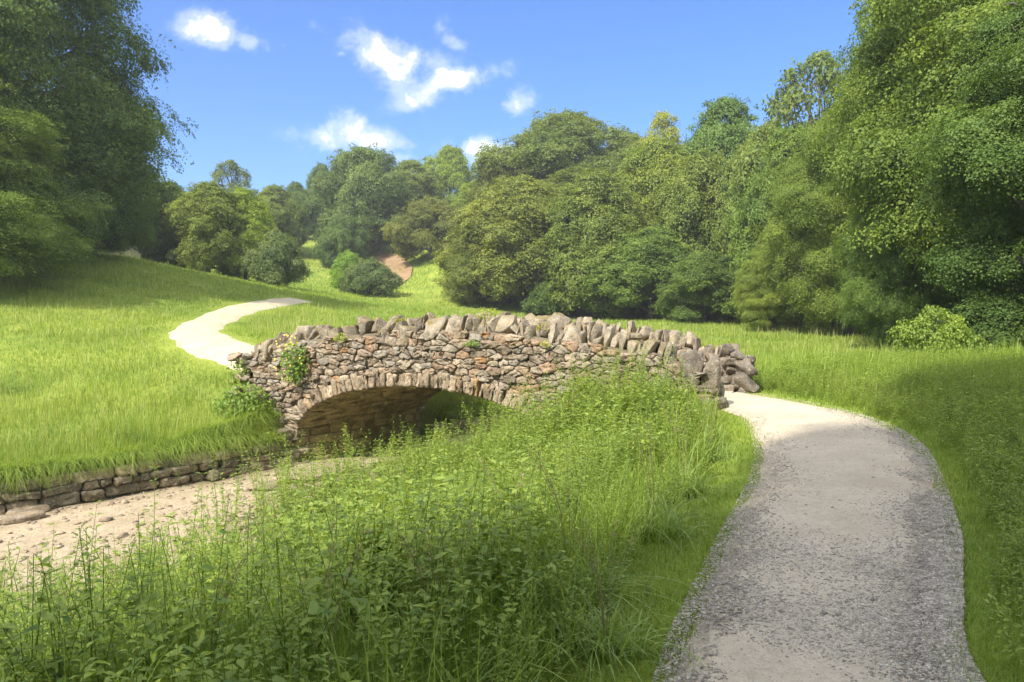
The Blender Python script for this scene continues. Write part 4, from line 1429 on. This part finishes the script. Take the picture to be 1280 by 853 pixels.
def stamp(T, temps, P, scale, rs, tilt=0.12):
    """stamp random templates at points P into soup T"""
    which = rs.randint(0, len(temps), len(P))
    for w_ in range(len(temps)):
        V, Q_, T3, R_ = temps[w_]
        idx = np.where(which == w_)[0]
        if len(idx) == 0: continue
        a = rs.uniform(0, 2 * pi, len(idx)); sc = scale[idx]
        ca, sa = np.cos(a)[:, None], np.sin(a)[:, None]
        tx = rs.normal(0, tilt, len(idx))[:, None]; ty = rs.normal(0, tilt, len(idx))[:, None]
        vx = V[None, :, 0] * ca - V[None, :, 1] * sa; vy = V[None, :, 0] * sa + V[None, :, 1] * ca
        vz = V[None, :, 2] + 0 * vx
        W_ = np.stack([vx + tx * vz, vy + ty * vz, vz], -1) * sc[:, None, None] + P[idx][:, None]
        nb = len(V)
        T.add(W_.reshape(-1, 3), (Q_[None] + (np.arange(len(idx)) * nb)[:, None, None]).reshape(-1, 4),
              r=(np.clip(R_[None] + rs.normal(0, 0.1, (len(idx), 1)), 0, 1)).ravel())


def near_side(X, Y):
    """points of the near bank left of the path"""
    cen = np.interp(Y, PC[:, 1], PC[:, 0])
    return X < cen


def bank_plants():
    rs = np.random.RandomState(15)
    temps_n = [pack(nettle(rs, 1.0, rs.randint(13, 19), 0.074, 0.8)) for _ in range(8)] + [pack(nettle(rs, 1.0, rs.randint(18, 26), 0.085, 0.2, 0.003, (0.16, 0.25))) for _ in range(5)]
    temps_w = [pack(weed(rs, 0.6, 60, 0.05)) for _ in range(8)]
    n = 12000
    Y = rs.uniform(1.7, 14.5, n) ** 1.0; X = rs.uniform(-9.5, 4.0, n)
    d = stream_d(X, Y); gap = dist_line(X, Y, PC, PHW)
    v = (X - A0[0]) * NN[0] + (Y - A0[1]) * NN[1]
    keep = near_side(X, Y) & (d > toe_of(Y) - 0.2 + rs.normal(0, 0.35, n)) & (gap > 0.35 + rs.normal(0, .1, n)) & (v < -0.12) & (X > -0.80 * Y - 1)
    X, Y, d, gap = X[keep], Y[keep], d[keep], gap[keep]
    Z = H(X, Y)
    Z = np.where((d < 2.5) & (Z < -1.45), -1.5, Z)
    P = np.stack([X, Y, Z], 1)
    pn = np.array([mnoise.noise(Vector((a * 0.7, b * 0.7, 9))) for a, b in zip(X, Y)])
    lo = sstep(0.3, 1.1, gap)
    is_n = (pn + rs.normal(0, 0.25, len(X)) > -0.08) & (gap > 0.5)
    T = Soup()
    near_cut = sstep(1.6, 3.2, np.hypot(X, Y))
    # keep the plants below the line of sight to the bridge face and the stream bed, as in the photograph
    hn = rs.uniform(0.50, 0.90, len(X)) * (0.45 + 0.55 * lo) * (0.55 + 0.45 * near_cut) * (0.88 + 0.12 * sstep(2.5, 5.5, d))
    stamp(T, temps_n, P[is_n], hn[is_n] * (1 + 0.5 * sstep(8.3, 10.2, Y[is_n])), rs)
    o = T.build('nettle_bed', M_HERB)
    tag(o, 'dense bed of nettles and tall weeds covering the near bank', 'undergrowth', kind='stuff')
    T = Soup()
    hw_ = rs.uniform(0.7, 1.4, len(X)) * (0.4 + 0.6 * lo) * (0.6 + 0.4 * near_cut)
    stamp(T, temps_w, P[~is_n], hw_[~is_n], rs, 0.2)
    # extra low weeds everywhere on the bank
    n2 = 5000
    Y2 = rs.uniform(1.8, 13, n2); X2 = rs.uniform(-8, 3.4, n2)
    d2 = stream_d(X2, Y2); g2 = dist_line(X2, Y2, PC, PHW); v2 = (X2 - A0[0]) * NN[0] + (Y2 - A0[1]) * NN[1]
    k2 = near_side(X2, Y2) & (d2 > 2.5) & (g2 > 0.12) & (v2 < -0.1)
    P2 = np.stack([X2, Y2, H(X2, Y2)], 1)[k2]
    stamp(T, temps_w, P2, rs.uniform(0.25, 0.6, len(P2)) * (0.5 + 0.5 * sstep(0.1, 1.0, g2[k2])), rs, 0.2)
    o = T.build('bank_weeds', M_HERB)
    tag(o, 'mixed leafy weeds between the nettles on the near bank', 'undergrowth', kind='stuff')
    # right verge
    T = Soup()
    n3 = 20000
    Y3 = rs.uniform(2.2, 17, n3); X3 = rs.uniform(1.9, 14, n3)
    g3 = dist_line(X3, Y3, PC, PHW)
    d3 = stream_d(X3, Y3)
    k3 = ~near_side(X3, Y3) & (g3 > 0.0 + rs.exponential(0.10, n3)) & (X3 < 0.8 * Y3 + 1) & (d3 > 3.2) & (Y3 < 10 + X3 * 0.9)
    P3 = np.stack([X3, Y3, H(X3, Y3)], 1)[k3]
    sc3 = rs.uniform(0.45, 1.1, len(P3)) * (0.55 + 0.25 * sstep(0.1, 2.0, g3[k3]))
    isn = rs.rand(len(P3)) < 0.4
    stamp(T, temps_n, P3[isn], sc3[isn] * 0.75, rs); stamp(T, temps_w, P3[~isn], sc3[~isn] * 1.1, rs, 0.2)
    o = T.build('verge_weeds', M_HERB)
    tag(o, 'leafy weeds and nettles crowding the verge right of the gravel path', 'undergrowth', kind='stuff')
    return temps_n, temps_w
TN, TW = bank_plants()


def tall_grass_band():
    """seeding grasses along the right verge and through the near bank"""
    rs = np.random.RandomState(19)
    n = 125000
    Y = rs.uniform(2.0, 18, n); X = rs.uniform(-8, 15, n)
    g = dist_line(X, Y, PC, PHW); d = stream_d(X, Y)
    v = (X - A0[0]) * NN[0] + (Y - A0[1]) * NN[1]
    ns = near_side(X, Y)
    keep = ((ns & (d > 2.7) & (g > 0.35) & (v < -0.1)) | (~ns & (g > 0.5 + rs.exponential(0.4, n)) & (d > 3.0) & (Y < 12 + X))) & (np.abs(X) < 0.8 * Y + 1)
    X, Y, g, ns = X[keep], Y[keep], g[keep], ns[keep]
    m = len(X)
    clump = np.array([mnoise.noise(Vector((a * 1.6, b * 1.6, 2))) for a, b in zip(X, Y)])
    hgt = (1 + 0.6 * clump) * np.where(ns, rs.uniform(0.35, 0.82, m), rs.uniform(0.3, 0.75, m) * (0.4 + 0.6 * sstep(0.5, 2.2, g)))
    V, Q_, tone = blades(np.stack([X, Y, H(X, Y) - 0.02], 1), hgt, np.maximum(0.004, 0.0009 * Y) * rs.uniform(0.8, 1.8, m), np.abs(rs.normal(0.45, 0.3, m)), rs, 4, 1.0)
    o = obj('tall_grass', mesh_np('tall_grass', V, Q_, rnd=tone), M_GRASS)
    tag(o, 'tall loose grass growing through the weeds beside the path', 'grass', kind='stuff')
tall_grass_band()


# ------------------------------------------------------------------ single plants
def ground_px(px, py, lo=2.0, hi=60.0):
    for Y in np.arange(lo, hi, 0.05):
        x, z = at(px, py, Y)
        if z <= float(H(np.array([x]), np.array([Y]))[0]): return x, Y, float(H(np.array([x]), np.array([Y]))[0])
    return at(px, py, hi)[0], hi, 0


def tussock(x, y, size, label, seed):
    rs = np.random.RandomState(seed)
    n = 230
    P = np.stack([rs.normal(0, 0.10, n), rs.normal(0, 0.10, n), np.zeros(n) - 0.02], 1)
    V, Q_, tone = blades(P, rs.uniform(0.5, 1.0, n) * size, rs.uniform(0.006, 0.012, n), rs.uniform(0.2, 1.25, n), rs, 7, 1.5)
    size *= 1.2
    o = empty('grass_tussock', (x, y, float(H(np.array([x]), np.array([y]))[0])))
    tag(o, label, 'grass tussock', 'arching grass tussocks on the near bank')
    obj('blades', mesh_np('blades', V, Q_, rnd=tone), M_TUSS, o)
    S = Soup()
    for k in range(5):
        a = rs.uniform(0, 6.28); e = np.array([cos(a), sin(a)]) * size * 0.3
        st = bez([(0, 0, 0), (e[0] * .3, e[1] * .3, size * .7), (e[0], e[1], size * 1.15)], 4)
        tube(S, st, 0.0018 * np.linspace(1.3, .6, len(st)), 3, r=0.3)
        q = st[-4:].repeat(6, 0) + rs.normal(0, 0.008, (24, 3))
        dd = norm(rs.normal(0, 0.5, (24, 3)) + [0, 0, 1.]); V, Q2 = leaf_quads(q, dd, norm(np.cross(dd, rand_dirs(rs, 24))), rs.uniform(.012, .03, 24), rs.uniform(.003, .005, 24))
        S.add(V, Q2, r=0.7)
    S.build('seed_stalks', M_DRY, o)

for k, (px, Y, size, lb) in enumerate([(715, 4.0, 0.62, 'big arching grass tussock beside the bright turf patch, close to the path'), (820, 5.2, 0.60, 'arching grass tussock leaning over the verge halfway to the bridge'),
                                       (400, 2.7, 0.62, 'arching grass tussock at the bottom edge, among the nettles left of centre'), (250, 3.0, 0.5, 'grass tussock in the bottom shade left of the larger one'),
                                       (860, 6.6, 0.6, 'grass tussock further along the path edge in tree shade'), (640, 4.6, 0.55, 'grass tussock behind the big arching one'),
                                       (545, 3.1, 0.55, 'low grass tussock near the bottom middle of the bank'), (760, 3.4, 0.42, 'small grass tussock nearest the gravel edge'),
                                       (90, 3.2, 0.5, 'grass tussock in the bottom left corner'), (890, 8.0, 0.5, 'last grass tussock before the bridge boulders')]):
    tussock((px - 640) / F * Y, Y, size, lb, 300 + k)


def single(kindfn, name, px, top, Y, label, group, seed, mat=M_HERB, base=None, **kw):
    rs = np.random.RandomState(seed)
    x, zt = at(px, top, Y)
    zb = float(H(np.array([x]), np.array([Y]))[0]) if base is None else base
    S = kindfn(rs, h=max(zt - zb, 0.2), **kw)
    o = S.build(name, mat, loc=(x, Y, zb))
    tag(o, label, name.replace('_', ' '), group)
    return o

G1 = 'tall nettles standing above the bank undergrowth'
single(nettle, 'nettle', 425, 562, 8.2, 'tall nettle whose tip stands left of the dark arch mouth', G1, 1, pairs=14, leafL=0.09, seedy=1.0)
single(nettle, 'nettle', 515, 540, 8.0, 'tallest drooping nettle in front of the dark arch', G1, 2, pairs=15, leafL=0.10, seedy=1.0)
single(nettle, 'nettle', 540, 560, 7.0, 'nettle just right of the tallest one before the arch', G1, 3, pairs=14, leafL=0.09, seedy=1.0)
single(nettle, 'nettle', 185, 585, 6.2, 'tall thin nettle against the pale stream bed, left part', G1, 4, pairs=13, leafL=0.10, seedy=1.0)
single(nettle, 'nettle', 245, 590, 6.6, 'nettle with wide leaves against the middle of the stream bed', G1, 5, pairs=12, leafL=0.11, seedy=0.0)
single(nettle, 'nettle', 370, 605, 6.4, 'nettle rising below the end of the bank wall', G1, 6, pairs=12, leafL=0.1, seedy=1.0)
single(nettle, 'nettle', 95, 625, 5.6, 'leaning nettle over the stream bed near the lower left', G1, 7, pairs=12, leafL=0.11, seedy=0.0)
single(nettle, 'nettle', 48, 660, 5.2, 'leftmost tall nettle over the stream bed', G1, 8, pairs=12, leafL=0.11, seedy=1.0)
single(nettle, 'nettle', 310, 625, 5.9, 'short bright nettle in front of the stream bed', G1, 9, pairs=11, leafL=0.10, seedy=0.0)
single(nettle, 'nettle', 722, 560, 5.8, 'dark leaved nettle spike standing in the sunlit weeds below the parapet', G1, 10, pairs=16, leafL=0.08, seedy=0.0)
single(nettle, 'nettle', 665, 548, 6.6, 'second nettle spike left of the dark leaved one', G1, 12, pairs=14, leafL=0.08, seedy=1.0)


def flower_spike(rs, h=0.8, **kw):
    S = Soup()
    st = bez([(0, 0, 0), (0.01, 0, h * .5), (0.02, 0.01, h)], 5)
    tube(S, st, 0.004 * np.linspace(1.2, .4, len(st)), 4, r=0.5)
    for z in np.linspace(h * .55, h, 9):
        n = 7; a = rs.uniform(0, 6.28, n); c = np.array([0.015, 0.005, z])
        D = norm(np.stack([np.cos(a), np.sin(a), 0.4 + 0 * a], 1)); Nn = norm(np.cross(np.cross(D, [0, 0, 1.]), D))
        L = rs.uniform(.015, .035, n)
        V, Q_ = ovate(c + D * 0.006, D, Nn, L, L * .7); S.add(V, Q_, r=0.95)
    for k in range(7):
        z = rs.uniform(0.1, 0.5) * h; a = rs.uniform(0, 6.28)
        D = norm(np.array([[cos(a), sin(a), 0.3]])); Nn = norm(np.cross(np.cross(D, [0, 0, 1.]), D)); V, Q_ = ovate(np.array([[0.005, 0, z]]), D, Nn, np.array([.12]), np.array([.04])); S.add(V, Q_, r=.5)
    return S
single(flower_spike, 'flower_spike', 466, 552, 8.4, 'thin pale flower spike in front of the shaded arch mouth', None, 31)
single(flower_spike, 'flower_spike', 487, 568, 8.6, 'shorter pale flower spike right of the taller one at the arch mouth', None, 32)


# rooted on or by the bridge
def leafy_patch(rs, n, ext, L, mat_tone=0.5, hang=0.3):
    """a tangle of leaves over an ellipsoid ext, with stems"""
    S = Soup()
    P = rand_dirs(rs, n) * np.asarray(ext) * (rs.rand(n, 1) ** 0.4)
    D = norm(rand_dirs(rs, n) + np.array([-0.3, -0.5, -hang])); Nn = norm(np.array([-0.2, -0.5, 0.8]) + rs.normal(0, .45, (n, 3)))
    Nn = norm(Nn - D * (Nn * D).sum(1, keepdims=True))
    LL = L * rs.uniform(.5, 1.3, n)
    V, Q_ = ovate(P, D, Nn, LL, LL * rs.uniform(.45, .8, n)); S.add(V, Q_, r=np.repeat(np.clip(rs.normal(mat_tone, .2, n), 0, 1), 12))
    for k in range(n // 14):
        e = P[rs.randint(n)]
        tube(S, bez([(0, 0.05, -ext[2] * .8), e * .5 + rs.normal(0, .02, 3), e], 3), [.003] * 7, 3, r=.4)
    return S

def plant_at(name, u, v, z, label, ext, n, L, seed, cat, col=(1, 1, 1), flowers=0, tone=.5):
    rs = np.random.RandomState(seed)
    c = bw(u, v, z)
    o = empty(name, tuple(c)); tag(o, label, cat)
    b = leafy_patch(rs, n, ext, L, tone).build('foliage', M_HERB, o); b.color = (*col, 1)
    if flowers:
        P = rand_dirs(rs, flowers) * np.asarray(ext) * 0.95 + np.array([-0.12, -0.06, 0.12])
        for p in P:
            S = Soup()
            a = np.arange(5) / 5 * 6.28 + rs.rand(); nrm = norm(np.array([-.3, -.9, .4]) + rs.normal(0, .3, 3)); e1 = norm(np.cross(nrm, [0, 0, 1.])); e2 = np.cross(nrm, e1)
            D = np.cos(a)[:, None] * e1 + np.sin(a)[:, None] * e2
            V, Q_ = leaf_quads(np.repeat(p[None], 5, 0), D, np.repeat(nrm[None], 5, 0), np.full(5, .022), np.full(5, .017)); S.add(V, Q_, r=rs.rand())
            S.build('flower', M_YEL, o)
    return o
plant_at('flowering_plant', 0.15, -0.16, 0.47, 'leafy yellow flowered plant growing out of the left side of the bridge face', (0.30, 0.14, 0.46), 520, 0.06, 1, 'plant', (0.85, 1, 1), 42)
plant_at('bramble', -0.9, -0.35, -0.45, 'bramble and fern tangle at the left foot of the bridge', (0.62, 0.4, 0.55), 1300, 0.08, 2, 'bramble', (0.85, 0.95, 0.9))
plant_at('bramble', -1.35, 0.0, 0.25, 'small leafy tangle clinging to the left parapet end', (0.28, 0.25, 0.3), 260, 0.06, 3, 'bramble')
plant_at('bramble', -0.35, -0.5, -0.92, 'light leaved bramble drooping over the bank wall beside the arch', (0.42, 0.22, 0.20), 240, 0.09, 4, 'bramble', (1.15, 1.1, 1))
plant_at('ivy_tuft', 1.15, -0.07, 0.98, 'small tuft of green growing high on the left parapet', (0.14, 0.06, 0.08), 90, 0.04, 5, 'plant', (1.2, 1.1, .8), tone=.7)
plant_at('ivy_tuft', 3.85, -0.07, 0.92, 'tiny green plant sprouting from the parapet over the arch crown', (0.16, 0.05, 0.06), 70, 0.04, 6, 'plant', (1, 1.1, 1))
plant_at('ivy_tuft', 5.9, -0.10, 0.35, 'broad leaved plant at the foot of the right parapet', (0.25, 0.10, 0.12), 110, 0.07, 7, 'plant', (1.1, 1.1, 1))
plant_at('ivy_tuft', 5.2, -0.07, 0.95, 'mossy tuft near the coping right of the crown', (0.1, 0.05, 0.07), 60, 0.035, 8, 'plant', (1.4, 1.1, .7), tone=.8)
plant_at('grass_tuft', 4.0, 0.24, 1.42, 'wild tuft of leaves growing on top of the coping near the crown', (0.22, 0.14, 0.12), 150, 0.045, 9, 'plant', (1.1, 1.0, .8), tone=.7)
plant_at('grass_tuft', 2.3, 0.15, 1.30, 'small mossy tuft wedged in the coping left of the crown', (0.13, 0.09, 0.07), 80, 0.035, 10, 'plant', (1.2, .95, .6), tone=.8)
plant_at('grass_tuft', 5.1, 0.10, 1.20, 'yellowish mossy tuft in the coping right of the crown', (0.13, 0.08, 0.08), 90, 0.03, 11, 'plant', (1.3, .95, .5), tone=.8)
# greenery beyond the arch
for k, (x, y, z, lb) in enumerate([(-1.15, 18.5, -0.85, 'fern clump hanging on the far bank seen through the arch'), (-0.45, 19.1, -0.80, 'second fern clump right of the first, seen through the arch'), (0.35, 19.7, -0.75, 'third fern clump, furthest right behind the arch')]):
    rs = np.random.RandomState(400 + k)
    o = empty('fern', (x, y, z)); tag(o, lb, 'fern', 'ferns beyond the arch')
    leafy_patch(rs, 1100, (0.75, 0.5, 0.62), 0.10, .75, .6).build('fronds', M_HERB, o)

# the pale burdock-like leaf on the wall and thistly clump in the left meadow
rs = np.random.RandomState(77)
for k, (px, Y, lb) in enumerate([(10, 15.5, 'grey green clump of tall weeds in the left meadow'), (160, 12.8, 'dark weed clump at the bank edge below the meadow'), (235, 12.9, 'leafy weed clump on the bank edge left of the arch'), (205, 16.5, 'lone thistle clump in the open left meadow')]):
    x = (px - 640) / F * Y
    z = float(H(np.array([x]), np.array([Y]))[0])
    o = empty('weed_clump', (x, Y, z)); tag(o, lb, 'weed clump', 'weed clumps in the meadow')
    T = Soup()
    nn = [26, 30, 26, 8][k]
    stamp(T, TN + TW, np.stack([rs.normal(0, .28, nn), rs.normal(0, .2, nn), np.zeros(nn)], 1), rs.uniform(.35, .62, nn), rs)
    b = T.build('foliage', M_HERB, o); b.color = ((0.9, 1, 1.5, 1) if k == 0 else (.75, .9, .8, 1))

# the sunlit sapling before the dark right wood
rs = np.random.RandomState(91)
x, z = at(1165, 400, 17.5)
z0 = float(H(np.array([x]), np.array([17.5]))[0])
tree('sapling', 1168, 378, 48, 17.5, 'small sunlit sapling with pale leaves in front of the dark right wood', (1.3, 1.35, 1.1), name='sapling', cat='sapling', group=None)


# ------------------------------------------------------------------ gravel and pebbles
def pebbles(X, Y, Z, size, rs, flat=0.6):
    n = len(X)
    base = np.array([[1, 0, 0], [0, 1, 0], [-1, 0, 0], [0, -1, 0], [0, 0, 1], [0.7, 0.7, 0.55], [-0.6, 0.7, 0.5], [-0.7, -0.7, 0.5], [0.6, -0.7, 0.55]], float)
    T_ = np.array([[0, 1, 5], [1, 2, 6], [2, 3, 7], [3, 0, 8], [0, 5, 8], [5, 1, 6], [6, 2, 7], [7, 3, 8], [4, 8, 5], [4, 5, 6], [4, 6, 7], [4, 7, 8]])
    a = rs.uniform(0, 6.28, n)[:, None]
    b = base[None] * (1 + rs.normal(0, .16, (n, 9, 3)))
    sx, sy, sz = size * rs.uniform(.8, 1.4, n), size * rs.uniform(.6, 1.0, n), size * flat * rs.uniform(.6, 1.2, n)
    x = b[..., 0] * sx[:, None]; y = b[..., 1] * sy[:, None]; z = b[..., 2] * sz[:, None]
    V = np.stack([X[:, None] + x * np.cos(a) - y * np.sin(a), Y[:, None] + x * np.sin(a) + y * np.cos(a), Z[:, None] + z], -1).reshape(-1, 3)
    return V, (T_[None] + np.arange(n)[:, None, None] * 9).reshape(-1, 3), np.repeat(rs.rand(n), 9)


M_PEB = stone_mat('pebble', [(0, (0.34, 0.295, 0.23)), (0.5, (0.52, 0.46, 0.37)), (1, (0.74, 0.67, 0.56))], 0.0, 0.0, scale=2.0)
rs = np.random.RandomState(55)
n = 130000
k = rs.beta(0.9, 1.7, n) * (len(PLc) - 22) + 20
k = np.clip(k, 0, len(PLc) - 2); i = k.astype(int); f = (k - i)[:, None]
s_ = rs.rand(n)
edge = rs.rand(n)
s_ = np.where(edge < 0.42, 1 - rs.beta(1.1, 6, n), np.where(edge < 0.62, rs.beta(1.2, 5, n), s_))[:, None]
p = (PLc[i] * (1 - f) + PLc[i + 1] * f) * (1 - s_) + (PRc[i] * (1 - f) + PRc[i + 1] * f) * s_
den = np.array([mnoise.fractal(Vector((a * 1.4, b * 1.0, 5)), 1.0, 2.0, 4) for a, b in p])
band = np.exp(-((p[:, 1] - 4.3) / 0.9) ** 2) * (s_[:, 0] < .75)
keep = rs.rand(n) < np.clip(0.10 + den * 0.8 + band * 0.55 + sstep(.62, 1.0, s_[:, 0]) * 0.6 + sstep(.3, .0, s_[:, 0]) * 0.3, 0.03, 1)
p = p[keep]
V, T_, r_ = pebbles(p[:, 0], p[:, 1], H(p[:, 0], p[:, 1]) + 0.024, rs.gamma(2.6, 0.0012, len(p)) + 0.0025, rs)
tag(obj('gravel', mesh_np('gravel', V, None, T_, r_), M_PEB), 'loose grey gravel scattered over the near path and thickest along its right edge', 'gravel', kind='stuff')
# pebbles on the stream bed
n = 11000
k = rs.uniform(0, len(CB) - 2, n); i = k.astype(int); f = (k - i)[:, None]
q = CB[i] * (1 - f) + CB[i + 1] * f + _n[i] * rs.uniform(-2.5, 2.5, n)[:, None]
q = q[(q[:, 1] < 17.5) & (q[:, 0] > -14)]
V, T_, r_ = pebbles(q[:, 0], q[:, 1], bed_z(q[:, 0], q[:, 1]), rs.gamma(2.2, 0.012, len(q)) + 0.008, rs, .5)
tag(obj('stream_pebbles', mesh_np('stream_pebbles', V, None, T_, r_), M_BED), 'pebbles and broken stone strewn over the dry stream bed', 'pebbles', kind='stuff')


# ------------------------------------------------------------------ light summer haze
import bmesh
bm = bmesh.new()
bmesh.ops.create_cube(bm, size=1.0)
me = bpy.data.meshes.new('haze'); bm.to_mesh(me); bm.free()
m = bpy.data.materials.new('haze'); m.use_nodes = True
t = NT(m.node_tree)
pv = t.new('ShaderNodeVolumePrincipled')
pv.inputs['Color'].default_value = (0.92, 0.95, 1.0, 1)
pv.inputs['Density'].default_value = 0.0008
pv.inputs['Anisotropy'].default_value = 0.25
o_ = t.new('ShaderNodeOutputMaterial'); t.link(pv.outputs[0], o_.inputs['Volume'])
hz = obj('haze', me, m, loc=(0, 500, 25)); hz.scale = (1900, 2100, 90)
tag(hz, 'faint summer haze over the valley', 'haze', kind='stuff')
SC.cycles.volume_max_steps = 64
